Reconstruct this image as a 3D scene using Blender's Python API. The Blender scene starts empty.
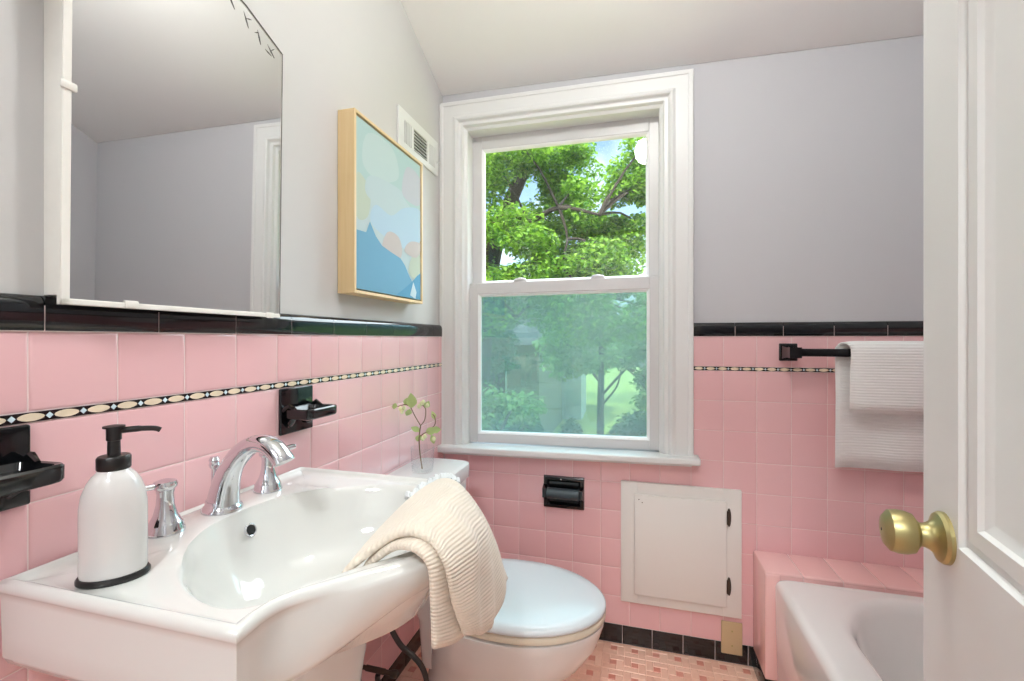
import bpy, bmesh, math, random
from mathutils import Vector, Matrix
C = bpy.context.scene.collection
PI = math.pi
random.seed(7)
sc = bpy.context.scene

# ------------------------------------------------------------------ materials
def lin(c):
    return tuple((x/255/12.92 if x/255 <= .04045 else ((x/255+.055)/1.055)**2.4) for x in c) + (1,)

def nodes(name):
    m = bpy.data.materials.new(name); m.use_nodes = True
    nt = m.node_tree
    return m, nt, nt.nodes['Principled BSDF']

def mat(name, rgb, rough=.5, metal=0, spec=.5, coat=0, var=0, bump=None, vscale=3.0, emit=None, estr=0, sss=0):
    """Principled material with optional soft colour variation and noise bump (scale, distance)."""
    m, nt, p = nodes(name)
    c = lin(rgb)
    p.inputs['Base Color'].default_value = c
    p.inputs['Roughness'].default_value = rough
    p.inputs['Metallic'].default_value = metal
    p.inputs['Specular IOR Level'].default_value = spec
    p.inputs['Coat Weight'].default_value = coat
    if sss:
        p.inputs['Subsurface Weight'].default_value = sss
        p.inputs['Subsurface Radius'].default_value = (.01, .008, .006)
    if emit:
        p.inputs['Emission Color'].default_value = lin(emit); p.inputs['Emission Strength'].default_value = estr
    tc = nt.nodes.new('ShaderNodeTexCoord')
    if var:
        n = nt.nodes.new('ShaderNodeTexNoise'); n.inputs['Scale'].default_value = vscale; n.inputs['Detail'].default_value = 4
        nt.links.new(tc.outputs['Object'], n.inputs['Vector'])
        r = nt.nodes.new('ShaderNodeMapRange'); r.inputs[3].default_value = 1-var; r.inputs[4].default_value = 1+var
        nt.links.new(n.outputs['Fac'], r.inputs[0])
        mx = nt.nodes.new('ShaderNodeMix'); mx.data_type = 'RGBA'; mx.blend_type = 'MULTIPLY'; mx.inputs[0].default_value = 1
        mx.inputs[6].default_value = c
        nt.links.new(r.outputs[0], mx.inputs[7]); nt.links.new(mx.outputs[2], p.inputs['Base Color'])
    if bump:
        n2 = nt.nodes.new('ShaderNodeTexNoise'); n2.inputs['Scale'].default_value = bump[0]; n2.inputs['Detail'].default_value = 3
        nt.links.new(tc.outputs['Object'], n2.inputs['Vector'])
        b = nt.nodes.new('ShaderNodeBump'); b.inputs['Distance'].default_value = bump[1]; b.inputs['Strength'].default_value = .6
        nt.links.new(n2.outputs['Fac'], b.inputs['Height']); nt.links.new(b.outputs[0], p.inputs['Normal'])
    return m

def tile_mat(name, a, b, rough=.12, wav=.0006):
    """Glazed tile: every tile (mesh island) takes its own shade between two colours, glaze slightly wavy."""
    m, nt, p = nodes(name)
    g = nt.nodes.new('ShaderNodeNewGeometry')
    r = nt.nodes.new('ShaderNodeMix'); r.data_type = 'RGBA'; r.inputs[6].default_value = lin(a); r.inputs[7].default_value = lin(b)
    nt.links.new(g.outputs['Random Per Island'], r.inputs[0]); nt.links.new(r.outputs[2], p.inputs['Base Color'])
    p.inputs['Roughness'].default_value = rough; p.inputs['Specular IOR Level'].default_value = .7
    tc = nt.nodes.new('ShaderNodeTexCoord')
    n2 = nt.nodes.new('ShaderNodeTexNoise'); n2.inputs['Scale'].default_value = 14; n2.inputs['Detail'].default_value = 2
    nt.links.new(tc.outputs['Object'], n2.inputs['Vector'])
    bp = nt.nodes.new('ShaderNodeBump'); bp.inputs['Distance'].default_value = wav; bp.inputs['Strength'].default_value = 1
    nt.links.new(n2.outputs['Fac'], bp.inputs['Height']); nt.links.new(bp.outputs[0], p.inputs['Normal'])
    return m

def glass_mat(name, tint, strength=1.0, tr=1.0):
    """Thin clear glass: transparent with a mirror-like Fresnel reflection."""
    m, nt, p = nodes(name); nt.nodes.remove(p)
    out = nt.nodes['Material Output']
    t = nt.nodes.new('ShaderNodeBsdfTransparent'); t.inputs[0].default_value = lin(tint)
    g = nt.nodes.new('ShaderNodeBsdfGlossy'); g.inputs['Roughness'].default_value = .01
    lw = nt.nodes.new('ShaderNodeLayerWeight'); lw.inputs[0].default_value = .5
    pw = nt.nodes.new('ShaderNodeMath'); pw.operation = 'POWER'; pw.inputs[1].default_value = 5
    mx = nt.nodes.new('ShaderNodeMixShader')
    ma = nt.nodes.new('ShaderNodeMath'); ma.operation = 'MULTIPLY_ADD'; ma.inputs[1].default_value = .6*strength; ma.inputs[2].default_value = .045*strength
    nt.links.new(lw.outputs['Facing'], pw.inputs[0]); nt.links.new(pw.outputs[0], ma.inputs[0]); nt.links.new(ma.outputs[0], mx.inputs[0])
    nt.links.new(t.outputs[0], mx.inputs[1]); nt.links.new(g.outputs[0], mx.inputs[2]); nt.links.new(mx.outputs[0], out.inputs[0])
    return m

def screen_mat():
    """Fine insect mesh, too fine to see its wires: part open, part pale grey-green wire."""
    m, nt, p = nodes('insect_screen'); nt.nodes.remove(p)
    out = nt.nodes['Material Output']
    t = nt.nodes.new('ShaderNodeBsdfTransparent'); t.inputs[0].default_value = lin((214, 226, 230))
    d = nt.nodes.new('ShaderNodeBsdfDiffuse'); d.inputs[0].default_value = lin((200, 212, 216))
    e = nt.nodes.new('ShaderNodeBsdfTranslucent'); e.inputs[0].default_value = lin((200, 212, 216))
    a = nt.nodes.new('ShaderNodeMixShader'); a.inputs[0].default_value = .5
    nt.links.new(d.outputs[0], a.inputs[1]); nt.links.new(e.outputs[0], a.inputs[2])
    mx = nt.nodes.new('ShaderNodeMixShader'); mx.inputs[0].default_value = .19
    nt.links.new(t.outputs[0], mx.inputs[1]); nt.links.new(a.outputs[0], mx.inputs[2]); nt.links.new(mx.outputs[0], out.inputs[0])
    return m

def leaf_mat(name, a, b, tl=.45):
    m, nt, p = nodes(name)
    out = nt.nodes['Material Output']
    g = nt.nodes.new('ShaderNodeNewGeometry')
    r = nt.nodes.new('ShaderNodeMix'); r.data_type = 'RGBA'; r.inputs[6].default_value = lin(a); r.inputs[7].default_value = lin(b)
    nt.links.new(g.outputs['Random Per Island'], r.inputs[0])
    nt.links.new(r.outputs[2], p.inputs['Base Color']); p.inputs['Roughness'].default_value = .5
    t = nt.nodes.new('ShaderNodeBsdfTranslucent'); nt.links.new(r.outputs[2], t.inputs[0])
    mx = nt.nodes.new('ShaderNodeMixShader'); mx.inputs[0].default_value = tl
    nt.links.new(p.outputs[0], mx.inputs[1]); nt.links.new(t.outputs[0], mx.inputs[2]); nt.links.new(mx.outputs[0], out.inputs[0])
    return m

def towel_mat(name, rgb, scale):
    """Terry cloth with fine cross ribs (UV v runs along the towel)."""
    m, nt, p = nodes(name)
    p.inputs['Base Color'].default_value = lin(rgb); p.inputs['Roughness'].default_value = .95
    p.inputs['Specular IOR Level'].default_value = .1
    p.inputs['Sheen Weight'].default_value = .3
    uv = nt.nodes.new('ShaderNodeUVMap'); uv.uv_map = 'UVMap'
    w = nt.nodes.new('ShaderNodeTexWave'); w.bands_direction = 'Y'; w.inputs['Scale'].default_value = scale
    w.inputs['Distortion'].default_value = .35; w.inputs['Detail'].default_value = 2
    nt.links.new(uv.outputs[0], w.inputs['Vector'])
    n = nt.nodes.new('ShaderNodeTexNoise'); n.inputs['Scale'].default_value = 260
    tc = nt.nodes.new('ShaderNodeTexCoord'); nt.links.new(tc.outputs['Object'], n.inputs['Vector'])
    ad = nt.nodes.new('ShaderNodeMath'); ad.operation = 'MULTIPLY_ADD'; ad.inputs[1].default_value = .5
    nt.links.new(n.outputs['Fac'], ad.inputs[0]); nt.links.new(w.outputs['Fac'], ad.inputs[2])
    b = nt.nodes.new('ShaderNodeBump'); b.inputs['Distance'].default_value = .003; b.inputs['Strength'].default_value = .42
    nt.links.new(ad.outputs[0], b.inputs['Height']); nt.links.new(b.outputs[0], p.inputs['Normal'])
    return m

def wood_mat(name, a, b):
    m, nt, p = nodes(name)
    tc = nt.nodes.new('ShaderNodeTexCoord'); mp = nt.nodes.new('ShaderNodeMapping')
    mp.inputs['Scale'].default_value = (60, 60, 3)
    n = nt.nodes.new('ShaderNodeTexNoise'); n.inputs['Scale'].default_value = 2; n.inputs['Detail'].default_value = 5
    r = nt.nodes.new('ShaderNodeMix'); r.data_type = 'RGBA'; r.inputs[6].default_value = lin(a); r.inputs[7].default_value = lin(b)
    nt.links.new(tc.outputs['Object'], mp.inputs[0]); nt.links.new(mp.outputs[0], n.inputs['Vector'])
    nt.links.new(n.outputs['Fac'], r.inputs[0]); nt.links.new(r.outputs[2], p.inputs['Base Color'])
    p.inputs['Roughness'].default_value = .45
    return m

M = dict(
    pink=tile_mat('pink_glazed_tile', (229, 181, 184), (233, 189, 191)),
    pinktrim=tile_mat('pink_bullnose_tile', (236, 190, 187), (239, 196, 193), .15),
    grout=mat('pale_grout', (232, 210, 207), .9, var=.06, vscale=20),
    black=tile_mat('black_glazed_tile', (9, 11, 15), (14, 17, 22), .08),
    blackc=mat('black_ceramic', (8, 9, 12), .1, spec=.6, bump=(18, .0006)),
    cream=mat('cream_inlay', (226, 208, 182), .3),
    dot=mat('pale_blue_inlay', (205, 222, 228), .3),
    wallwhite=mat('warm_white_wall_paint', (200, 199, 198), .75, bump=(9, .0012), var=.012),
    wallgrey=mat('lavender_grey_wall_paint', (193, 193, 197), .75, bump=(9, .0012), var=.012),
    ceil=mat('white_ceiling_paint', (240, 240, 239), .8, bump=(7, .001), var=.01),
    trim=mat('white_gloss_trim_paint', (222, 223, 222), .32, bump=(30, .0003)),
    vinyl=mat('white_vinyl', (210, 209, 210), .35),
    bead=mat('bright_white_glazing_bead', (245, 246, 247), .3),
    doorp=mat('white_door_paint', (216, 216, 214), .4, bump=(25, .0004)),
    porc=mat('white_porcelain', (217, 217, 213), .07, spec=.6, coat=.4),
    porct=mat('white_toilet_porcelain', (216, 215, 213), .08, spec=.6, coat=.3),
    seat=mat('white_plastic_seat', (206, 210, 213), .18),
    seatring=mat('ivory_plastic_seat_ring', (212, 200, 180), .25),
    enamel=mat('white_enamel', (232, 231, 229), .12, coat=.4),
    chrome=mat('chrome', (222, 224, 228), .06, metal=1),
    dark=mat('dark_hole', (16, 14, 13), .5),
    brass=mat('satin_brass', (176, 164, 116), .4, metal=1, bump=(60, .0002)),
    bronze=mat('dark_bronze', (74, 62, 52), .4, metal=.5),
    braid=mat('dark_rubber_hose', (52, 44, 40), .45),
    beige=mat('beige_plastic', (196, 172, 134), .35),
    matteblack=mat('matte_black_plastic', (20, 18, 18), .35),
    bottle=mat('white_ceramic_bottle', (210, 208, 206), .15, coat=.2),
    mirror=mat('mirror_silver', (226, 227, 227), .015, metal=1),
    etch=mat('etched_dark_line', (96, 94, 92), .6),
    oldwhite=mat('chipped_white_paint', (226, 223, 216), .5, var=.05, vscale=30, bump=(60, .0008)),
    panelwhite=mat('off_white_panel_paint', (228, 225, 220), .45, bump=(30, .0006), var=.015),
    glass=glass_mat('window_glass', (250, 253, 252), 1.0),
    lowglass=glass_mat('tinted_window_glass', (233, 247, 246), 1.0),
    vase=glass_mat('clear_glass', (252, 254, 254), .8),
    screen=screen_mat(),
    maple=wood_mat('pale_maple', (230, 206, 160), (214, 184, 134)),
    towelcream=towel_mat('cream_terry', (222, 210, 194), 52),
    towelwhite=towel_mat('white_terry', (236, 236, 235), 35),
    fringe=mat('grey_white_fringe', (208, 212, 213), .6),
    stem=mat('brown_green_stem', (124, 98, 72), .6),
    leafl=leaf_mat('variegated_leaf', (96, 138, 62), (206, 214, 150), .3),
    bud=mat('cream_green_bud', (214, 216, 170), .6),
    lamp=mat('warm_lamp_glass', (255, 236, 205), .3, emit=(246, 247, 243), estr=46),
    addedlamp=mat('added_lamp_diffuser', (255, 250, 240), .3, emit=(242, 250, 252), estr=46),
    bark=mat('tree_bark', (66, 58, 50), .9, var=.25, vscale=6, bump=(20, .02)),
    leafa=leaf_mat('maple_leaf', (66, 126, 28), (170, 214, 74)),
    leafb=leaf_mat('dark_shrub_leaf', (40, 92, 46), (86, 142, 76), .3),
    leafc=leaf_mat('pale_maple_leaf', (104, 150, 72), (186, 214, 140)),
    lawn=mat('lawn', (150, 158, 66), .9, var=.2, vscale=.6),
    siding=mat('tan_siding', (134, 124, 104), .8),
    roof=mat('dark_shingle', (96, 92, 92), .9, var=.15, vscale=4),
    whitewall=mat('white_siding', (214, 212, 206), .7),
)
def floor_mats():
    return [mat('floor_grout', (232, 190, 168), .8, var=.05, vscale=30),
            tile_mat('peach_mosaic', (234, 186, 163), (243, 202, 180), .35, .0002),
            tile_mat('salmon_mosaic', (212, 136, 116), (220, 152, 132), .35, .0002)]

# ------------------------------------------------------------------ mesh builder
def catmull(p0, p1, p2, p3, t):
    return .5*((2*p1)+(p2-p0)*t+(2*p0-5*p1+4*p2-p3)*t*t+(3*p1-p0-3*p2+p3)*t*t*t)

def spline(pts, n, closed=False):
    """Catmull-Rom through the points, n samples per span."""
    P = [Vector(p) for p in pts]; out = []; L = len(P)
    for i in range(L if closed else L-1):
        g = (lambda k: P[k % L]) if closed else (lambda k: P[max(0, min(L-1, k))])
        for j in range(n): out.append(catmull(g(i-1), g(i), g(i+1), g(i+2), j/n))
    if not closed: out.append(P[-1].copy())
    return out

class MB:
    def __init__(s): s.v = []; s.f = []; s.m = []
    def add(s, vs, fs, mi=0):
        o = len(s.v); s.v += [tuple(v) for v in vs]
        for f in fs: s.f.append(tuple(i+o for i in f)); s.m.append(mi)
        return s
    def box(s, x0, x1, y0, y1, z0, z1, bev=0, seg=2, mi=0, M4=None):
        bm = bmesh.new(); bmesh.ops.create_cube(bm, size=1)
        for v in bm.verts:
            v.co = Vector((x0+(v.co.x+.5)*(x1-x0), y0+(v.co.y+.5)*(y1-y0), z0+(v.co.z+.5)*(z1-z0)))
        if bev: bmesh.ops.bevel(bm, geom=list(bm.edges), offset=bev, segments=seg, profile=.5, affect='EDGES', clamp_overlap=True)
        bm.verts.index_update()
        s.add([(M4 @ v.co) if M4 else v.co for v in bm.verts], [[v.index for v in f.verts] for f in bm.faces], mi); bm.free()
        return s
    def loft(s, rings, cap0=True, cap1=True, mi=0, closed=True):
        n = len(rings[0]); vs = [p for r in rings for p in r]; fs = []
        for k in range(len(rings)-1):
            for i in range(n if closed else n-1):
                j = (i+1) % n
                fs.append((k*n+i, k*n+j, (k+1)*n+j, (k+1)*n+i))
        if cap0: fs.append(tuple(range(n))[::-1])
        if cap1: fs.append(tuple((len(rings)-1)*n+i for i in range(n)))
        return s.add(vs, fs, mi)
    def tube(s, path, r, n=10, mi=0, caps=True):
        P = [Vector(p) for p in path]; L = len(P)
        rr = r if isinstance(r, (list, tuple)) else [r]*L
        rings = []; up = None
        for i in range(L):
            t = (P[min(L-1, i+1)]-P[max(0, i-1)]).normalized()
            if up is None: up = t.orthogonal().normalized()
            up = (up-t*up.dot(t)).normalized(); w = t.cross(up)
            rings.append([P[i]+(up*math.cos(a)+w*math.sin(a))*rr[i] for a in [2*PI*k/n for k in range(n)]])
        return s.loft(rings, caps, caps, mi)
    def lathe(s, prof, c, n=32, axis=(0, 0, 1), sx=1, sy=1, rot=0, mi=0):
        """Profile [(radius, height)] turned about an axis through c; sx, sy make it oval."""
        q = Vector((0, 0, 1)).rotation_difference(Vector(axis)); c = Vector(c)
        rings = []
        for r, h in prof:
            ring = []
            for k in range(n):
                a = 2*PI*k/n; x, y = r*sx*math.cos(a), r*sy*math.sin(a)
                ring.append(c+q @ Vector((x*math.cos(rot)-y*math.sin(rot), x*math.sin(rot)+y*math.cos(rot), h)))
            rings.append(ring)
        return s.loft(rings, True, True, mi)
    def poly(s, pts, ext, mi=0):
        """Planar polygon extruded by vector ext."""
        n = len(pts); e = Vector(ext); P = [Vector(p) for p in pts]
        vs = P+[p+e for p in P]
        fs = [tuple(range(n)), tuple(range(2*n-1, n-1, -1))]+[(i, (i+1) % n+0, (i+1) % n+n, i+n) for i in range(n)]
        return s.add(vs, fs, mi)
    def grid(s, G, mi=0):
        R, K = len(G), len(G[0])
        return s.add([p for r in G for p in r], [(i*K+j, i*K+j+1, (i+1)*K+j+1, (i+1)*K+j) for i in range(R-1) for j in range(K-1)], mi)
    def warp(s, fn): s.v = [fn(*v) for v in s.v]; return s
    def build(s, name, mats, parent=None, ang=35, recalc=True, uv=None):
        me = bpy.data.meshes.new(name)
        org = Vector((0, 0, 0)); q = parent
        while q is not None: org += q.location; q = q.parent
        me.from_pydata([tuple(Vector(v)-org) for v in s.v], [], s.f)
        for m in (mats if isinstance(mats, (list, tuple)) else [mats]): me.materials.append(m)
        me.polygons.foreach_set('material_index', s.m)
        if recalc:
            bm = bmesh.new(); bm.from_mesh(me); bmesh.ops.recalc_face_normals(bm, faces=bm.faces); bm.to_mesh(me); bm.free()
        me.polygons.foreach_set('use_smooth', [True]*len(me.polygons))
        me.set_sharp_from_angle(angle=math.radians(ang))
        if uv:
            l = me.uv_layers.new(name='UVMap')
            for lp in me.loops: l.data[lp.index].uv = uv[lp.vertex_index]
        me.update()
        o = bpy.data.objects.new(name, me); C.objects.link(o)
        if parent is not None: o.parent = parent
        return o

def tag(o, label=None, cat=None, group=None, kind=None):
    if label: o['label'] = label
    if cat: o['category'] = cat
    if group: o['group'] = group
    if kind: o['kind'] = kind
    return o
def thing(name, loc, label, cat, group=None):
    o = bpy.data.objects.new(name, None); o.empty_display_size = .05; C.objects.link(o); o.location = loc
    return tag(o, label, cat, group)
def struct(o, label, cat): return tag(o, label, cat, None, 'structure')

# ------------------------------------------------------------------ dimensions (metres; left wall tile face x=0, window wall tile face y=D)
D = 1.775; T = .1095; XR = 2.02; YF = -.08
ZC = 1.1818                      # underside of the black cap row
ZL0, ZL1 = ZC-T-.0148, ZC-T      # patterned liner
ZB = .0735                       # black base height
PAINT = .012                     # plaster face lies this far behind the tile face
def ceil_z(x, y):
    z = 2.222-.028*x+.44*max(0, D-y)
    return min(z, 2.75)

# ------------------------------------------------------------------ floor
def floor():
    b = MB(); b.box(-.1, 2.1, -2.2, D+.12, -.12, -.0015)
    u = .0254; m = 3*u
    def tl(x0, x1, y0, y1, mi):
        g = .0007; z0, z1, c = -.0015, 0., .0012
        x0, x1, y0, y1 = x0+g, x1-g, y0+g, y1-g
        x0, x1, y0, y1 = max(x0, 0), min(x1, XR), y0, min(y1, D)
        if x1-x0 < .004 or y1-y0 < .004: return
        b.add([(x0, y0, z0), (x1, y0, z0), (x1, y1, z0), (x0, y1, z0), (x0+c, y0+c, z1), (x1-c, y0+c, z1), (x1-c, y1-c, z1), (x0+c, y1-c, z1)],
              [(4, 5, 6, 7), (0, 1, 5, 4), (1, 2, 6, 5), (2, 3, 7, 6), (3, 0, 4, 7)], mi)
    for i in range(27):
        for j in range(26):
            X, Y = i*m-.012, D-(j+1)*m+.01
            tl(X+u, X+2*u, Y+u, Y+2*u, 2)
            tl(X, X+2*u, Y, Y+u, 1); tl(X+2*u, X+3*u, Y, Y+2*u, 1)
            tl(X+u, X+3*u, Y+2*u, Y+3*u, 1); tl(X, X+u, Y+u, Y+3*u, 1)
    o = b.build('floor', floor_mats())
    struct(o, 'peach and salmon pinwheel mosaic tile floor', 'floor')
floor()

# ------------------------------------------------------------------ tile fields
def tiles(b, rects, to3, g=.0009, mi=0, pillow=.0045, proud=0.0):
    """rects in wall coordinates (a0,a1,z0,z1); to3(a, z, depth out of the wall)."""
    for a0, a1, z0, z1 in rects:
        a0, a1, z0, z1 = a0+g, a1-g, z0+g, z1-g
        rg = []
        for ins, d in ((0, -.008), (0, -.0013), (.0012, -.0005), (pillow, 0)):
            rg.append([to3(a0+ins, z0+ins, d+proud), to3(a1-ins, z0+ins, d+proud), to3(a1-ins, z1-ins, d+proud), to3(a0+ins, z1-ins, d+proud)])
        b.loft(rg, False, True, mi)

def rows():
    r = [(ZL1, ZC)]; z = ZL0
    while z-T > ZB-.02: r.append((z-T, z)); z -= T
    r.append((ZB, z)) if z-ZB > .02 else None
    r[-1] = (ZB, r[-1][1])
    return r

def clip(rects, boxes):
    out = []
    for a0, a1, z0, z1 in rects:
        if any(a0 >= A0-.004 and a1 <= A1+.004 and z0 >= Z0-.004 and z1 <= Z1+.004 for A0, A1, Z0, Z1 in boxes): continue
        out.append((a0, a1, z0, z1))
    return out

def liner(parent, a_from, a_to, phase, to3):
    b = MB()
    def blk(a0, a1, z0, z1, d0, d1, mi):
        b.loft([[to3(a0, z0, d0), to3(a1, z0, d0), to3(a1, z1, d0), to3(a0, z1, d0)], [to3(a0, z0, d1), to3(a1, z0, d1), to3(a1, z1, d1), to3(a0, z1, d1)]], False, True, mi)
    blk(a_from, a_to, ZL0+.0008, ZL1-.0008, -.008, .0006, 0)
    zc = (ZL0+ZL1)/2
    k = math.ceil((a_from-phase)/.04)
    def flat(pts, mi): b.add([to3(a, z, .0011) for a, z in pts]+[to3(a, z, .0004) for a, z in pts],
                             [tuple(range(len(pts)))]+[(i, (i+1) % len(pts), (i+1) % len(pts)+len(pts), i+len(pts)) for i in range(len(pts))], mi)
    while phase+k*.04 < a_to-.004:
        a = phase+k*.04; k += 1
        if a > a_from+.004: flat([(a-.0042, zc), (a, zc-.0045), (a+.0042, zc), (a, zc+.0045)], 2)
        c = a+.02
        if a_from+.016 < c < a_to-.016:
            pts = []
            for q in range(16):
                t = 2*PI*q/16; pts.append((c+.0148*math.copysign(abs(math.cos(t))**1.25, math.cos(t)), zc+.0056*math.sin(t)))
            flat(pts, 1)
    b.build('liner_strip', [M['blackc'], M['cream'], M['dot']], parent, recalc=True)

def cap(parent, joints, to3, endround=None):
    b = MB()
    prof = [(ZC, -.008), (ZC, .001), (ZC+.002, .003), (ZC+.034, .003), (ZC+.041, .0015), (ZC+.0465, -.002), (ZC+.0495, -.007), (ZC+.0505, -PAINT-.001)]
    for a0, a1 in joints:
        g = .0008
        b.loft([[to3(a0+g, z, d) for z, d in prof], [to3(a1-g, z, d) for z, d in prof]], True, True)
    b.build('cap_tile', M['black'], parent, ang=50)

# left wall
TL = lambda a, z, d: (d, a, z)
def wall_left():
    b = MB()
    pts = [(-PAINT, -2.2, 0), (-PAINT, D+.2, 0), (-PAINT, D+.2, 2.22), (-PAINT, D, 2.3), (-PAINT, .75, 2.8), (-PAINT, -2.2, 2.8)]
    b.poly(pts, (-.12, 0, 0))
    w = struct(b.build('wall_left', M['wallwhite']), 'white painted wall above pink tile wainscot on the sink side', 'wall')
    tb = MB(); R = []
    cols = [(.411+i*T, .411+(i+1)*T) for i in range(-5, 12)]
    cols.append((.411+12*T, D-.004))
    cols[0] = (YF, cols[0][1])
    for c in cols:
        for r in rows(): R.append(c+r)
    tiles(tb, R, TL); tb.build('pink_wall_tile', M['pink'], w)
    g = MB().box(-PAINT, -.0014, YF, D, 0, ZC).box(-PAINT, .0021, YF, D-.025, ZC, ZC+.036); g.build('tile_grout', M['grout'], w)
    liner(w, YF, D-.004, .3934, TL)
    J = [(.427+.1545*i, .427+.1545*(i+1)) for i in range(-3, 8)] + [(.427+.1545*8, D-.0235)]
    cap(w, J, TL)
    bb = MB(); tiles(bb, [(.411+i*.1545-.05, .411+(i+1)*.1545-.05, .001, ZB) for i in range(-2, 9)], TL, proud=.001)
    bb.build('black_base_tile', M['black'], w)
wall_left()

# window wall, with the window opening
WX0, WX1, WZ0, WZ1 = .085, .895, .72, 2.06
TB = lambda a, z, d: (a, D-d, z)
def wall_back():
    b = MB(); y0, y1 = D+PAINT, D+.2
    b.box(-.1, WX0, y0, y1, 0, 2.5); b.box(WX1, XR+.1, y0, y1, 0, 2.5)
    b.box(WX0, WX1, y0, y1, 0, WZ0); b.box(WX0, WX1, y0, y1, WZ1, 2.5)
    w = struct(b.build('wall_back', M['wallgrey']), 'grey painted window wall above pink tile wainscot', 'wall')
    R = []
    xs = [0.0033]+[.1128+T*i for i in range(0, 18)]
    cols = [(xs[i], xs[i+1]) for i in range(len(xs)-1) if xs[i+1] <= XR+.01]
    for c in cols:
        for r in rows(): R.append(c+r)
    R = clip(R, [(-.01, .9888, .72, 1.3)])
    tb = MB(); tiles(tb, R, TB); tb.build('pink_wall_tile', M['pink'], w)
    g = MB().box(0, XR, D+.0014, D+PAINT, 0, .72).box(.96, XR, D+.0014, D+PAINT, .72, ZC).box(.98, XR, D-.0021, D+PAINT, ZC, ZC+.036); g.build('tile_grout', M['grout'], w)
    liner(w, .975, XR, .995, TB)
    # cap joints seen at x about 1.13, 1.29, 1.44, 1.60
    cap(w, [(max(.975, .982+.1545*i), min(XR, .982+.1545*(i+1))) for i in range(0, 7)], TB)
    bb = MB(); tiles(bb, [(.1128-.028+.1095*i, .1128-.028+.1095*(i+1), .001, ZB) for i in range(0, 11)], TB, proud=.001)
    bb.build('black_base_tile', M['black'], w)
wall_back()

# right wall, front wall with doorway, hall behind, ceiling
b = MB(); pts = [(XR, -2.2, 0), (XR, D+.2, 0), (XR, D+.2, 2.2), (XR, D, 2.24), (XR, .75, 2.8), (XR, -2.2, 2.8)]
b.poly(pts, (.12, 0, 0))
wr = struct(b.build('wall_right', M['wallgrey']), 'grey painted wall along the bathtub', 'wall')
tb = MB(); TR = lambda a, z, d: (XR-PAINT-d, a, z)
tiles(tb, [(D-(i+1)*T, D-i*T)+r for i in range(16) for r in rows()], TR); tb.build('pink_wall_tile', M['pink'], wr)
MB().box(XR-PAINT+.0022, XR, YF, D, 0, ZC).build('tile_grout', M['grout'], wr)
cap(wr, [(D-.1545*(i+1), D-.1545*i) for i in range(11)], TR)
b = MB(); dx0, dx1 = .20, 1.04
b.box(-.02, dx0, YF-.12, YF, 0, 2.8); b.box(dx1, XR+.02, YF-.12, YF, 0, 2.8); b.box(dx0, dx1, YF-.12, YF, 2.06, 2.8)
struct(b.build('wall_front', M['wallgrey']), 'wall with the doorway behind the viewer', 'wall')
b = MB(); b.box(-.1, XR+.1, -2.3, -2.2, 0, 2.8)
struct(b.build('wall_hall', M['ceil']), 'white hall wall beyond the doorway', 'wall')
b = MB()
prof = [(2.0, -.06), (D, 0), (1.2, 0), (1.0, 0), (-2.3, 0)]
ringA, ringB = [], []
for x, R in ((-.15, ringA), (XR+.15, ringB)):
    for y in (2.0, 1.775, 1.5, 1.19, .9, .62, .5, -2.3): R.append((x, y, ceil_z(x, y) if y <= D else 2.222-.028*x))
    for y in (-2.3, .5, .62, .9, 1.19, 1.5, 1.775, 2.0): R.append((x, y, (ceil_z(x, y) if y <= D else 2.222-.028*x)+.25))
b.loft([ringA, ringB])
struct(b.build('ceiling', M['ceil']), 'white sloping ceiling falling towards the window wall', 'ceiling')

# ------------------------------------------------------------------ window
def wwarp(x, y, z):
    # the old window is a little out of square
    t = (z-.73)/1.43
    return (x, y, z+(1-t)*(-.009+.018*x)+t*(.006-.013*x))
def usweep(b, x0, x1, z0, z1, prof, mi=0):
    """Mitred casing on three sides; prof = [(inset from the outer edge, y)]."""
    path = lambda o, y: [(x0+o, y, z0), (x0+o, y, z1-o), (x1-o, y, z1-o), (x1-o, y, z0)]
    b.loft([path(o, y) for o, y in prof], False, False, mi, closed=False)
def rsweep(b, x0, x1, z0, z1, prof, mi=0):
    path = lambda o, y: [(x0+o, y, z0+o), (x0+o, y, z1-o), (x1-o, y, z1-o), (x1-o, y, z0+o)]
    b.loft([path(o, y) for o, y in prof], False, False, mi, closed=True)

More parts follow.
